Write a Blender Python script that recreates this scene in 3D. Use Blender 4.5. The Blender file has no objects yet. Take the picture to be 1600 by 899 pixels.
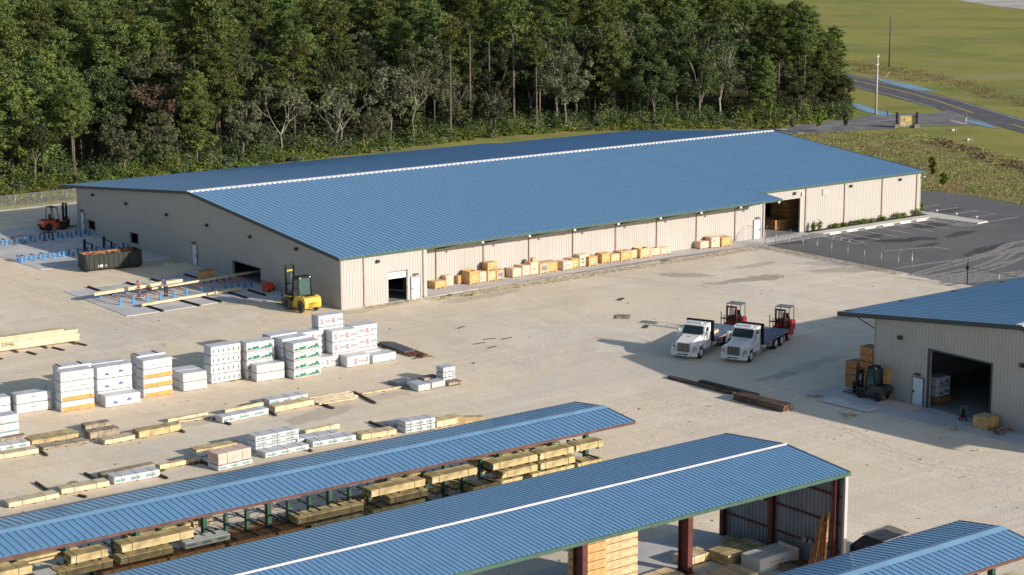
import bpy, math, random
import numpy as np
from mathutils import Vector, Matrix
random.seed(7); rng=np.random.default_rng(11)
sc=bpy.context.scene; col=sc.collection
R=math.radians
# ---------------------------------------------------------------- camera (solved from the building's own geometry)
F_PX=3036.05; PITCH=R(11.4327); ROLL=R(0.2026); HEAD=R(52.8251)
CP=Vector((-93.0766,-148.6826,37.3825))
fw=Vector((math.cos(HEAD)*math.cos(PITCH),math.sin(HEAD)*math.cos(PITCH),-math.sin(PITCH)))
rt=Vector((math.sin(HEAD),-math.cos(HEAD),0)); up=rt.cross(fw)
cr=rt*math.cos(ROLL)-up*math.sin(ROLL); cu=up*math.cos(ROLL)+rt*math.sin(ROLL)
cam=bpy.data.cameras.new('camera'); co=bpy.data.objects.new('camera',cam); col.objects.link(co)
m=Matrix((cr,cu,-fw)).transposed().to_4x4(); m.translation=CP; co.matrix_world=m
cam.sensor_width=36; cam.lens=36*F_PX/1600; cam.clip_start=1; cam.clip_end=6000
sc.camera=co
def ray(u,v): return fw*F_PX+cr*(u-800)-cu*(v-449.5)
def G(u,v,z=0.0):                      # survey: photo point -> ground point
    d=ray(u,v); return CP+d*((z-CP.z)/d.z)
# ---------------------------------------------------------------- materials
MATS={}
def nt(name):
    m=bpy.data.materials.new(name); m.use_nodes=True; t=m.node_tree; t.nodes.clear(); MATS[name]=m
    return m,t,t.nodes,t.links
def node(ns,ty,**k):
    n=ns.new(ty)
    for a,b in k.items():
        if a in n.inputs.keys() if isinstance(a,str) else False: n.inputs[a].default_value=b
        else: setattr(n,a,b)
    return n
def mat(name,c,rough=.6,metal=0,var=.12,scale=3.0,bump=0,isl=0,c2=None,spec=.4,coat=0,fine=0):
    """plain procedural surface: colour with two-scale noise variation (+ random per board/leaf 'isl')"""
    m,t,ns,ln=nt(name)
    out=ns.new('ShaderNodeOutputMaterial'); b=ns.new('ShaderNodeBsdfPrincipled')
    b.inputs['Roughness'].default_value=rough; b.inputs['Metallic'].default_value=metal
    b.inputs['Specular IOR Level'].default_value=spec; b.inputs['Coat Weight'].default_value=coat
    ln.new(b.outputs[0],out.inputs[0])
    tc=ns.new('ShaderNodeTexCoord'); nz=ns.new('ShaderNodeTexNoise'); nz.inputs['Scale'].default_value=scale; nz.inputs['Detail'].default_value=6
    ln.new(tc.outputs['Object'],nz.inputs['Vector'])
    mx=ns.new('ShaderNodeMix'); mx.data_type='RGBA'; mx.blend_type='MIX'
    c2=c2 or tuple(x*(1-var*2.2) for x in c); c1=tuple(min(1,x*(1+var)) for x in c)
    mx.inputs[6].default_value=(*c1,1); mx.inputs[7].default_value=(*c2,1)
    mr=ns.new('ShaderNodeMapRange'); mr.inputs[1].default_value=.35; mr.inputs[2].default_value=.68
    ln.new(nz.outputs[0],mr.inputs[0]); ln.new(mr.outputs[0],mx.inputs[0])
    colr=mx.outputs[2]
    if isl:
        g=ns.new('ShaderNodeNewGeometry'); hv=ns.new('ShaderNodeHueSaturation')
        r=ns.new('ShaderNodeMapRange'); r.inputs[3].default_value=1-isl; r.inputs[4].default_value=1+isl
        ln.new(g.outputs['Random Per Island'],r.inputs[0]); ln.new(r.outputs[0],hv.inputs['Value']); ln.new(colr,hv.inputs['Color']); colr=hv.outputs[0]
    ln.new(colr,b.inputs['Base Color'])
    if bump:
        n2=ns.new('ShaderNodeTexNoise'); n2.inputs['Scale'].default_value=fine or scale*6; n2.inputs['Detail'].default_value=5
        ln.new(tc.outputs['Object'],n2.inputs['Vector'])
        bp=ns.new('ShaderNodeBump'); bp.inputs['Strength'].default_value=bump; bp.inputs['Distance'].default_value=.05
        ln.new(n2.outputs[0],bp.inputs['Height']); ln.new(bp.outputs[0],b.inputs['Normal'])
    return m
def M(n): return MATS[n]
mat('roof_blue',(.16,.335,.55),.34,.0,.03,.8,spec=.6,coat=.4)
mat('roof_ridge_blue',(.20,.38,.58),.45,.0,.06,.8,spec=.5)
mat('ridge_white',(.72,.72,.74),.5,0,.06,2)
mat('wall_beige',(.42,.41,.395),.5,0,.02,.5)
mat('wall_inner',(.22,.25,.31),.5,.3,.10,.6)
mat('trim_dark',(.035,.060,.068),.5,0,.1,2)
mat('trim_green',(.045,.10,.078),.5,0,.1,2)
mat('primer_red',(.115,.032,.028),.6,0,.15,2)
mat('purlin_brown',(.11,.05,.045),.6,0,.15,2)
mat('downspout',(.38,.29,.24),.5,0,.1,2)
mat('white_paint',(.72,.73,.74),.45,0,.05,2)
mat('door_blue_white',(.62,.68,.74),.45,0,.04,2)
mat('black_metal',(.018,.019,.021),.5,.2,.2,3)
mat('dark_void',(.012,.012,.014),.7,0,.1,2)
mat('galv',(.30,.31,.32),.4,.6,.1,4)
mat('lamp_brown',(.06,.05,.045),.5,0,.1,3)
mat('concrete',(.54,.54,.54),.85,0,.08,.35,bump=.15,c2=(.44,.445,.45),fine=6)
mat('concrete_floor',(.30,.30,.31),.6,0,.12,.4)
mat('walk_concrete',(.56,.55,.52),.85,0,.08,.6)
mat('wrap_white',(.57,.585,.61),.45,0,.05,1.2,bump=.25,fine=5)
mat('wrap_grey',(.60,.63,.67),.5,0,.08,1.2,bump=.25,fine=5)
mat('strap',(.03,.03,.035),.5,0,.1,2)
mat('ink_orange',(.74,.30,.07),.5,0,.12,3)
mat('ink_red',(.58,.12,.14),.5,0,.1,3)
mat('ink_pink',(.66,.30,.33),.5,0,.15,5)
mat('ink_green',(.03,.12,.085),.5,0,.3,5)
mat('ink_teal',(.05,.32,.26),.5,0,.3,5)
mat('ink_pale_green',(.34,.48,.30),.5,0,.2,5)
mat('ink_yellow_green',(.45,.50,.12),.5,0,.2,5)
mat('ink_blue',(.08,.10,.36),.5,0,.2,5)
mat('ink_grey',(.22,.23,.27),.5,0,.2,5)
mat('ink_faint',(.26,.20,.13),.7,0,.2,5)
mat('ink_black',(.03,.03,.03),.5,0,.1,5)
mat('wood_fresh',(.66,.52,.32),.75,0,.12,1.5,bump=.2,isl=.16,fine=9)
mat('wood_pale',(.60,.51,.35),.75,0,.10,1.5,bump=.2,isl=.12,fine=9)
mat('wood_treated',(.47,.38,.20),.75,0,.16,1.5,bump=.2,isl=.20,fine=9)
mat('wood_grey',(.34,.28,.21),.85,0,.18,1.5,bump=.2,isl=.2,fine=9)
mat('wood_dark',(.095,.062,.045),.85,0,.25,1.5,bump=.2,isl=.3,fine=9)
mat('wood_pink',(.66,.50,.42),.8,0,.08,1.5,bump=.1,isl=.06,fine=9)
mat('osb',(.44,.22,.09),.8,0,.2,5,bump=.2,isl=.12,fine=14)
mat('plywood',(.58,.35,.15),.75,0,.14,2.5,bump=.15,isl=.10,fine=10)
mat('plywood_pale',(.60,.42,.25),.75,0,.14,2.5,bump=.15,isl=.08,fine=10)
mat('film_wrap',(.58,.38,.25),.3,0,.25,3.5,bump=.4,c2=(.66,.50,.42),fine=8)
mat('rust',(.26,.12,.07),.85,0,.3,3,bump=.3,isl=.3)
mat('steel_grey',(.20,.22,.25),.5,.3,.2,3)
mat('asphalt_road',(.105,.107,.120),.85,0,.15,.4,bump=.2,fine=8)
mat('drive_asphalt',(.19,.19,.20),.85,0,.15,.25,bump=.2,fine=8)
mat('paint_white',(.62,.62,.60),.7,0,.2,2)
mat('paint_yellow',(.55,.36,.10),.7,0,.2,2)
mat('tyre',(.022,.022,.024),.85,0,.2,5)
mat('tyre_dusty',(.15,.135,.115),.9,0,.3,5)
mat('rim',(.60,.61,.62),.4,.2,.1,4)
mat('truck_white',(.74,.75,.76),.25,0,.03,2,coat=.4)
mat('glass_dark',(.02,.03,.035),.08,0,.1,2,spec=.8)
mat('glass_teal',(.05,.10,.10),.08,0,.1,2,spec=.8)
mat('chrome',(.55,.55,.56),.25,.8,.1,3)
mat('deck_blue',(.13,.19,.26),.6,.1,.12,1.5)
mat('red_paint',(.30,.012,.012),.35,0,.12,3,coat=.2)
mat('yellow_paint',(.72,.46,.05),.4,0,.10,2,coat=.2)
mat('orange_paint',(.62,.085,.035),.4,0,.12,2,coat=.2)
mat('roller_blue',(.035,.23,.52),.45,0,.1,3)
mat('roller_orange',(.45,.10,.05),.5,0,.2,3)
mat('dumpster_green',(.016,.023,.021),.65,0,.25,1.2,bump=.15,c2=(.026,.031,.028))
mat('mulch',(.045,.030,.024),.95,0,.3,4,bump=.4)
mat('skin',(.34,.19,.13),.6,0,.05,4)
mat('cloth_blue',(.035,.06,.19),.85,0,.15,6)
mat('cloth_navy',(.03,.035,.07),.85,0,.15,6)
mat('cloth_orange',(.32,.14,.07),.85,0,.15,6)
mat('cloth_denim',(.14,.15,.22),.85,0,.15,6)
mat('hair_dark',(.03,.02,.015),.8,0,.15,6)
mat('bark_pine',(.13,.105,.09),.9,0,.25,2,bump=.4)
mat('bark_grey',(.15,.14,.12),.9,0,.2,2,bump=.4)
mat('bark_pale',(.27,.25,.215),.9,0,.15,2,bump=.3)
mat('bark_white',(.36,.345,.31),.9,0,.15,2)
mat('concrete_pole',(.42,.40,.35),.85,0,.1,1)
mat('pole_brown',(.11,.085,.065),.9,0,.1,1)
mat('stone',(.25,.24,.22),.9,0,.3,4,bump=.4)
mat('sign_tan',(.46,.37,.20),.7,0,.2,2)
mat('sign_yellow',(.60,.50,.18),.7,0,.1,2)
mat('ditch_water',(.09,.27,.46),.25,0,.08,.3,spec=.5)  # blue of the reflected sky put into the water's base colour
mat('gravel_pale',(.46,.44,.41),.9,0,.1,.1)
mat('camera_white',(.7,.7,.72),.4,0,.03,2)
mat('hi_vis',(.25,.50,.12),.6,0,.1,3)
def leafmat(name,c,c2,isl=.35):
    m,t,ns,ln=nt(name)
    out=ns.new('ShaderNodeOutputMaterial'); d=ns.new('ShaderNodeBsdfDiffuse'); tr=ns.new('ShaderNodeBsdfTranslucent'); mixs=ns.new('ShaderNodeMixShader')
    g=ns.new('ShaderNodeNewGeometry'); oi=ns.new('ShaderNodeObjectInfo'); tc=ns.new('ShaderNodeTexCoord'); nz=ns.new('ShaderNodeTexNoise'); nz.inputs['Scale'].default_value=.30; nz.inputs['Detail'].default_value=4
    ln.new(tc.outputs['Object'],nz.inputs['Vector'])
    mx=ns.new('ShaderNodeMix'); mx.data_type='RGBA'; mx.inputs[6].default_value=(*c,1); mx.inputs[7].default_value=(*c2,1)
    mr=ns.new('ShaderNodeMapRange'); mr.inputs[1].default_value=.38; mr.inputs[2].default_value=.62; ln.new(nz.outputs[0],mr.inputs[0]); ln.new(mr.outputs[0],mx.inputs[0])
    hv=ns.new('ShaderNodeHueSaturation'); ln.new(mx.outputs[2],hv.inputs['Color'])
    r=ns.new('ShaderNodeMapRange'); r.inputs[3].default_value=1-isl; r.inputs[4].default_value=1+isl; ln.new(g.outputs['Random Per Island'],r.inputs[0])
    r2=ns.new('ShaderNodeMapRange'); r2.inputs[3].default_value=.62; r2.inputs[4].default_value=1.32; ln.new(oi.outputs['Random'],r2.inputs[0])
    mu=ns.new('ShaderNodeMath'); mu.operation='MULTIPLY'; ln.new(r.outputs[0],mu.inputs[0]); ln.new(r2.outputs[0],mu.inputs[1]); ln.new(mu.outputs[0],hv.inputs['Value'])
    r3=ns.new('ShaderNodeMapRange'); r3.inputs[3].default_value=.480; r3.inputs[4].default_value=.53; ln.new(oi.outputs['Random'],r3.inputs[0]); ln.new(r3.outputs[0],hv.inputs['Hue'])
    ln.new(hv.outputs[0],d.inputs[0]); ln.new(hv.outputs[0],tr.inputs[0]); mixs.inputs[0].default_value=.25
    ln.new(d.outputs[0],mixs.inputs[1]); ln.new(tr.outputs[0],mixs.inputs[2]); ln.new(mixs.outputs[0],out.inputs[0]); return m
leafmat('leaf_pine',(.165,.195,.060),(.085,.120,.042),.22)
leafmat('leaf_oak',(.100,.130,.050),(.062,.086,.040),.22)
leafmat('leaf_grey',(.145,.160,.090),(.095,.112,.066),.22)
leafmat('leaf_under',(.20,.225,.06),(.10,.125,.04),.2)
leafmat('leaf_young',(.13,.18,.03),(.09,.13,.025),.3)
leafmat('leaf_red',(.17,.095,.07),(.12,.09,.07),.25)
leafmat('leaf_weed',(.36,.31,.15),(.30,.23,.14),.15)
leafmat('leaf_weed_green',(.30,.33,.11),(.24,.25,.09),.15)
# chain link: open wire fabric
def chain(name,alpha):
    m,t,ns,ln=nt(name)
    out=ns.new('ShaderNodeOutputMaterial'); b=ns.new('ShaderNodeBsdfPrincipled'); b.inputs['Base Color'].default_value=(.5,.5,.5,1); b.inputs['Roughness'].default_value=.5
    tr=ns.new('ShaderNodeBsdfTransparent'); mx=ns.new('ShaderNodeMixShader'); mx.inputs[0].default_value=alpha
    ln.new(tr.outputs[0],mx.inputs[1]); ln.new(b.outputs[0],mx.inputs[2]); ln.new(mx.outputs[0],out.inputs[0])
chain('chain_link',.07)
# yard sand with stains
def ground_mat(name,cA,cB,cC,blobs,s1=.045,s2=.35,stain=(.16,.15,.13),bump=.25,streak=(1,1,1),noisecol=None,wet=None):
    m,t,ns,ln=nt(name)
    out=ns.new('ShaderNodeOutputMaterial'); b=ns.new('ShaderNodeBsdfPrincipled'); b.inputs['Roughness'].default_value=.95; b.inputs['Specular IOR Level'].default_value=.1
    ln.new(b.outputs[0],out.inputs[0]); tc=ns.new('ShaderNodeTexCoord')
    mp=ns.new('ShaderNodeMapping'); mp.inputs['Scale'].default_value=streak; mp.inputs['Rotation'].default_value=(0,0,R(20)); ln.new(tc.outputs['Object'],mp.inputs[0])
    def nz(s,d=7,rough=.55,vec=None,dist=0):
        n=ns.new('ShaderNodeTexNoise'); n.inputs['Scale'].default_value=s; n.inputs['Detail'].default_value=d; n.inputs['Roughness'].default_value=rough; n.inputs['Distortion'].default_value=dist
        ln.new(vec or tc.outputs['Object'],n.inputs['Vector']); return n.outputs[0]
    def rng_(x,a,c,lo=0,hi=1):
        r=ns.new('ShaderNodeMapRange'); r.interpolation_type='SMOOTHSTEP'; r.inputs[1].default_value=a; r.inputs[2].default_value=c; r.inputs[3].default_value=lo; r.inputs[4].default_value=hi; ln.new(x,r.inputs[0]); return r.outputs[0]
    def mix(f,a,c,bl='MIX'):
        x=ns.new('ShaderNodeMix'); x.data_type='RGBA'; x.blend_type=bl
        for s,v in ((0,f),(6,a),(7,c)):
            if isinstance(v,(tuple,float,int)): x.inputs[s].default_value=(*v,1) if isinstance(v,tuple) else v
            else: ln.new(v,x.inputs[s])
        return x.outputs[2]
    c=mix(rng_(nz(s1,6,.6,dist=.6),.38,.62),cA,cB)
    c=mix(rng_(nz(s2,8,.65,mp.outputs[0],dist=1.0),.42,.72),c,cC)
    c=mix(rng_(nz(s2*6,4,.7,mp.outputs[0]),.30,.75,.0,.35),c,tuple(x*.72 for x in cA))
    c=mix(rng_(nz(1.3,3,.6),.70,.78,0,.35),c,stain)
    if name=='sand':
        sx=ns.new('ShaderNodeSeparateXYZ'); ln.new(tc.outputs['Object'],sx.inputs[0]); ad=ns.new('ShaderNodeMath'); ad.operation='SUBTRACT'; ln.new(sx.outputs[0],ad.inputs[0]); ln.new(sx.outputs[1],ad.inputs[1])
        c=mix(rng_(ad.outputs[0],-20,75,0,.38),c,mix(rng_(nz(.5,7,.7,mp.outputs[0]),.35,.65),(.75,.67,.585),(.65,.595,.53)))
        c=mix(rng_(nz(.9,8,.8,mp.outputs[0],dist=1.5),.60,.70,0,.3),c,(.50,.46,.40))
        c=mix(rng_(nz(.028,5,.6,dist=1.2),.50,.66,0,.5),c,(.62,.58,.53))
        c=mix(rng_(nz(.055,4,.6,dist=2.0),.54,.64,0,.5),c,(.82,.74,.62))
        for ang_,sx_,sy_ in ((12,.03,.9),(-28,.035,.8),(75,.04,1.0)):
            m3=ns.new('ShaderNodeMapping'); m3.inputs['Rotation'].default_value=(0,0,R(ang_)); m3.inputs['Scale'].default_value=(sx_,sy_,1); ln.new(tc.outputs['Object'],m3.inputs[0])
            c=mix(rng_(nz(1.0,6,.7,m3.outputs[0],dist=.8),.56,.66,0,.26),c,(.54,.49,.43)); c=mix(rng_(nz(1.0,6,.7,m3.outputs[0],dist=.8),.44,.34,0,.30),c,(.86,.79,.68))
        c=mix(rng_(nz(.16,7,.7,mp.outputs[0],dist=2.5),.56,.66,0,.25),c,(.54,.49,.43))
    n=nz(.28,6,.7,dist=.8)
    for (bx,by,rx,ry,ang,st) in blobs:
        q=ns.new('ShaderNodeMapping'); q.vector_type='TEXTURE'; q.inputs['Location'].default_value=(bx,by,0); q.inputs['Rotation'].default_value=(0,0,R(ang)); q.inputs['Scale'].default_value=(rx,ry,1)
        ln.new(tc.outputs['Object'],q.inputs[0])
        l=ns.new('ShaderNodeVectorMath'); l.operation='LENGTH'; ln.new(q.outputs[0],l.inputs[0])
        a=ns.new('ShaderNodeMath'); a.operation='MULTIPLY_ADD'; a.inputs[1].default_value=-3.2; ln.new(n,a.inputs[0]); a.inputs[2].default_value=1.6
        s=ns.new('ShaderNodeMath'); s.operation='ADD'; ln.new(l.outputs['Value'],s.inputs[0]); ln.new(a.outputs[0],s.inputs[1])
        c=mix(rng_(s.outputs[0],.75,1.05,st,0),c,wet or stain)
    ln.new(c,b.inputs['Base Color'])
    bp=ns.new('ShaderNodeBump'); bp.inputs['Strength'].default_value=bump; bp.inputs['Distance'].default_value=.12
    hsum=ns.new('ShaderNodeMath'); hsum.operation='ADD'; ln.new(nz(1.1,6,.6,mp.outputs[0]),hsum.inputs[0]); ln.new(nz(5,3,.6),hsum.inputs[1]); ln.new(hsum.outputs[0],bp.inputs['Height']); ln.new(bp.outputs[0],b.inputs['Normal'])
    return m
def B(u,v,rx,ry,a,s):
    p=G(u,v); return (p.x,p.y,rx,ry,a,s)
ground_mat('sand',(.83,.695,.49),(.66,.59,.465),(.82,.72,.57),[B(1165,437,5.0,1.3,-8,.55),B(1068,430,3.0,1.0,-40,.45),B(1320,422,5,1.4,-30,.4),B(1180,415,4,.8,0,.35),B(1290,412,4,1.2,-50,.3),
  B(1320,495,2,1,0,.4),B(1270,570,5,.9,10,.25),B(1215,588,3,.6,0,.3),B(500,648,3,1.2,10,.3),B(600,620,2.2,.8,0,.2),B(690,605,2,.7,0,.3),B(340,655,3,.7,0,.2),B(760,462,5,1.0,5,.3),B(560,485,5,.9,5,.3),B(960,410,8,1.0,2,.25),B(400,470,4,1.2,-10,.35),B(265,408,4,2,0,.4)],streak=(1,.35,1),stain=(.20,.19,.165),bump=.22)
ground_mat('asphalt',(.165,.165,.176),(.140,.142,.152),(.182,.181,.186),[B(1455,352,3.0,1.3,0,.85),B(1420,375,4.2,1.2,-15,.85),B(1395,377,2.5,1.1,-35,.8),B(1360,370,3.0,.9,10,.8),B(1330,375,2.6,.8,0,.75),B(1500,366,4,.9,10,.8),B(1540,391,4.5,1.0,12,.8),B(1450,383,2.5,.6,0,.7),B(1480,330,3.2,.6,0,.6),B(1510,345,2.4,.5,0,.6),B(1240,380,2.2,.8,0,.75),B(1570,386,2.5,.8,0,.7)],s1=.03,s2=.12,stain=(.10,.10,.11),bump=.15,wet=(.065,.065,.072))
ground_mat('grass',(.31,.305,.08),(.19,.225,.065),(.32,.275,.11),[B(1560,480/4,30,3.5,-20,.35),B(1420,46,14,2.5,0,.35),B(1505,120,20,2.2,-15,.45),B(1470,98,10,1.5,0,.4)],s1=.03,s2=.14,stain=(.075,.07,.035),bump=.5,streak=(1,.5,1),wet=(.30,.28,.19))
ground_mat('rough_grass',(.29,.26,.11),(.20,.215,.07),(.30,.215,.13),[],s1=.06,s2=.28,stain=(.09,.07,.04),bump=.6)
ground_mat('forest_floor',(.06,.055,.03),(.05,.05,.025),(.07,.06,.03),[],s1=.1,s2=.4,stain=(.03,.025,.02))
def trackmat(name,c,thr):
    m,t,ns,ln=nt(name)
    out=ns.new('ShaderNodeOutputMaterial'); b=ns.new('ShaderNodeBsdfDiffuse'); b.inputs[0].default_value=(*c,1); tr=ns.new('ShaderNodeBsdfTransparent'); mx=ns.new('ShaderNodeMixShader')
    tc=ns.new('ShaderNodeTexCoord'); n=ns.new('ShaderNodeTexNoise'); n.inputs['Scale'].default_value=2.2; n.inputs['Detail'].default_value=9; n.inputs['Roughness'].default_value=.75; ln.new(tc.outputs['Object'],n.inputs['Vector'])
    r=ns.new('ShaderNodeMapRange'); r.inputs[1].default_value=thr; r.inputs[2].default_value=thr+.004; r.inputs[4].default_value=1; ln.new(n.outputs[0],r.inputs[0]); ln.new(r.outputs[0],mx.inputs[0])
    ln.new(tr.outputs[0],mx.inputs[1]); ln.new(b.outputs[0],mx.inputs[2]); ln.new(mx.outputs[0],out.inputs[0])
trackmat('dust_track',(.31,.305,.295),.45); trackmat('yard_track',(.78,.71,.61),.50); trackmat('damp_edge',(.36,.33,.21),.52)
# ---------------------------------------------------------------- mesh builder
class MB:
    def __init__(s): s.V=[];s.F=[];s.M=[];s.S=[]
    def add(s,vs,fs,m=0,sm=False):
        o=len(s.V); s.V+= [tuple(v) for v in vs]; s.F+=[tuple(o+i for i in f) for f in fs]; s.M+=[m]*len(fs); s.S+=[sm]*len(fs); return s
    def hexa(s,b,t,m=0):      # 4 bottom, 4 top points, ccw from above
        return s.add(list(b)+list(t),[(3,2,1,0),(4,5,6,7),(0,1,5,4),(1,2,6,5),(2,3,7,6),(3,0,4,7)],m)
    def box(s,x0,y0,z0,x1,y1,z1,m=0):
        if x0>x1:x0,x1=x1,x0
        if y0>y1:y0,y1=y1,y0
        if z0>z1:z0,z1=z1,z0
        return s.hexa([(x0,y0,z0),(x1,y0,z0),(x1,y1,z0),(x0,y1,z0)],[(x0,y0,z1),(x1,y0,z1),(x1,y1,z1),(x0,y1,z1)],m)
    def bev(s,x0,y0,z0,x1,y1,z1,r,m=0):     # box with chamfered vertical + top edges
        def ring(i,z): return [(x0+i+0,y0+r+0,z),(x0+r,y0+i,z),(x1-r,y0+i,z),(x1-i,y0+r,z),(x1-i,y1-r,z),(x1-r,y1-i,z),(x0+r,y1-i,z),(x0+i,y1-r,z)]
        rs=[ring(0,z0),ring(0,z1-r),[(a+(r if a<(x0+x1)/2 else -r)*.7,b+(r if b<(y0+y1)/2 else -r)*.7,c) for a,b,c in ring(0,z1)]]
        vs=sum(rs,[]); fs=[tuple(range(7,-1,-1)),tuple(range(16,24))]
        for k in range(2):
            for i in range(8): j=(i+1)%8; fs.append((8*k+i,8*k+j,8*k+8+j,8*k+8+i))
        return s.add(vs,fs,m)
    def prism(s,poly,z0,z1,m=0):
        n=len(poly); a=sum(poly[i][0]*poly[(i+1)%n][1]-poly[(i+1)%n][0]*poly[i][1] for i in range(n))
        if a<0: poly=poly[::-1]
        vs=[(p[0],p[1],z0) for p in poly]+[(p[0],p[1],z1) for p in poly]
        return s.add(vs,[tuple(range(n-1,-1,-1)),tuple(range(n,2*n))]+[(i,(i+1)%n,n+(i+1)%n,n+i) for i in range(n)],m)
    def side(s,prof,y0,y1,m=0):   # profile in xz extruded along y
        n=len(prof); a=sum(prof[i][0]*prof[(i+1)%n][1]-prof[(i+1)%n][0]*prof[i][1] for i in range(n))
        if a<0: prof=prof[::-1]
        vs=[(p[0],y0,p[1]) for p in prof]+[(p[0],y1,p[1]) for p in prof]
        return s.add(vs,[tuple(range(n)),tuple(range(2*n-1,n-1,-1))]+[((i+1)%n,i,n+i,n+(i+1)%n) for i in range(n)],m)
    def beam(s,p,q,w,h,m=0):
        p=Vector(p);q=Vector(q);d=(q-p).normalized(); u=Vector((0,0,1)) if abs(d.z)<.95 else Vector((0,1,0))
        a=d.cross(u).normalized()*w/2; c=a.cross(d).normalized()*h/2
        P=[p-a-c,p+a-c,p+a+c,p-a+c,q-a-c,q+a-c,q+a+c,q-a+c]
        return s.add(P,[(0,1,2,3),(7,6,5,4),(0,4,5,1),(1,5,6,2),(2,6,7,3),(3,7,4,0)],m)
    def tube(s,pts,rad,n=6,m=0,cap=True,sm=True):
        pts=[Vector(p) for p in pts]; rad=rad if isinstance(rad,(list,tuple)) else [rad]*len(pts); o=[]; 
        for i,p in enumerate(pts):
            d=(pts[min(i+1,len(pts)-1)]-pts[max(i-1,0)]).normalized(); u=Vector((1,0,0)) if abs(d.x)<.8 else Vector((0,1,0))
            a=d.cross(u).normalized(); b=d.cross(a)
            o+= [p+(a*math.cos(t)+b*math.sin(t))*rad[i] for t in [2*math.pi*k/n for k in range(n)]]
        fs=[]
        for i in range(len(pts)-1):
            for k in range(n): j=(k+1)%n; fs.append((i*n+k,i*n+j,(i+1)*n+j,(i+1)*n+k))
        s.add(o,fs,m,sm)
        if cap: b=len(s.V)-len(o); s.F+= [tuple(b+k for k in range(n-1,-1,-1)),tuple(b+len(o)-n+k for k in range(n))]; s.M+=[m,m]; s.S+=[False,False]
        return s
    def cyl(s,p,q,r,n=12,m=0,r2=None): return s.tube([p,q],[r,r if r2 is None else r2],n,m)
    def mesh(s,name,mats):
        me=bpy.data.meshes.new(name); me.from_pydata(s.V,[],s.F)
        for x in mats: me.materials.append(M(x))
        me.polygons.foreach_set('material_index',s.M); me.polygons.foreach_set('use_smooth',s.S); me.update(); return me
    def build(s,name,mats,parent=None,loc=(0,0,0),rz=0):
        if isinstance(mats,str): mats=[mats]
        return put(name,s.mesh(name,mats),parent,loc,rz)
def put(name,me,parent=None,loc=(0,0,0),rz=0):
    o=bpy.data.objects.new(name,me); col.objects.link(o); o.location=loc; o.rotation_euler=(0,0,rz)
    if parent: o.parent=parent
    return o
def tag(o,label=None,cat=None,group=None,kind=None):
    if label:o['label']=label
    if cat:o['category']=cat
    if group:o['group']=group
    if kind:o['kind']=kind
    return o
def thing(name,label,cat,loc=(0,0,0),rz=0,group=None):
    o=put(name,None,None,loc,rz); return tag(o,label,cat,group)
def copy_tree(o,parent=None):
    c=o.copy(); col.objects.link(c); c.parent=parent
    for ch in list(o.children): copy_tree(ch,c)
    return c
def struct(o): o['kind']='structure'; return o
TX={}
def text_data(word,size,matn,shear=0):
    k=(word,size,matn)
    if k not in TX:
        cu_=bpy.data.curves.new('t','FONT'); cu_.body=word; cu_.size=size; cu_.extrude=.004; cu_.shear=shear; cu_.resolution_u=2; cu_.offset=.012*size/.4
        o=bpy.data.objects.new('t',cu_); col.objects.link(o); dg=bpy.context.evaluated_depsgraph_get()
        me=bpy.data.meshes.new_from_object(o.evaluated_get(dg)); bpy.data.objects.remove(o); me.materials.clear(); me.materials.append(M(matn)); TX[k]=me
    return TX[k]
def text_to(mb,word,size,x,y,z,mi,face='-y'):   # lay a word on a -y face
    me=text_data(word,size,'ink_red'); vs=[(x+v.co.x,y-v.co.z-.003,z+v.co.y) for v in me.vertices]
    mb.add(vs,[tuple(p.vertices) for p in me.polygons],mi)
ORD=['first','second','third','fourth','fifth','sixth','seventh','eighth','ninth','tenth','eleventh','twelfth','thirteenth','fourteenth','fifteenth','sixteenth','seventeenth','eighteenth','nineteenth','twentieth','twenty-first','twenty-second','twenty-third','twenty-fourth','twenty-fifth','twenty-sixth','twenty-seventh','twenty-eighth','twenty-ninth','thirtieth']
# ---------------------------------------------------------------- world, sun
SUN=Vector((1.17,-3.0,1.0)).normalized()
el=math.asin(SUN.z); az=math.atan2(SUN.x,SUN.y)
w=bpy.data.worlds.new('World'); sc.world=w; w.use_nodes=True; t=w.node_tree
bg=t.nodes['Background']; sk=t.nodes.new('ShaderNodeTexSky'); sk.sky_type='NISHITA'; sk.sun_disc=False; sk.sun_elevation=el; sk.sun_rotation=az; sk.air_density=1.0; sk.dust_density=1.2; sk.ozone_density=1
t.links.new(sk.outputs[0],bg.inputs[0]); bg.inputs[1].default_value=.10
sl=bpy.data.lights.new('sun','SUN'); sl.energy=4.8; sl.angle=R(.6); sl.color=(1,.89,.77); so=bpy.data.objects.new('sun',sl); col.objects.link(so)
so.rotation_euler=SUN.to_track_quat('Z','Y').to_euler(); so.location=(0,0,80)
sc.view_settings.view_transform='Standard'; sc.view_settings.look='None'; sc.view_settings.exposure=0.35; sc.view_settings.gamma=1
sc.render.engine='CYCLES'; sc.cycles.max_bounces=6; sc.cycles.transparent_max_bounces=8
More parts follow.
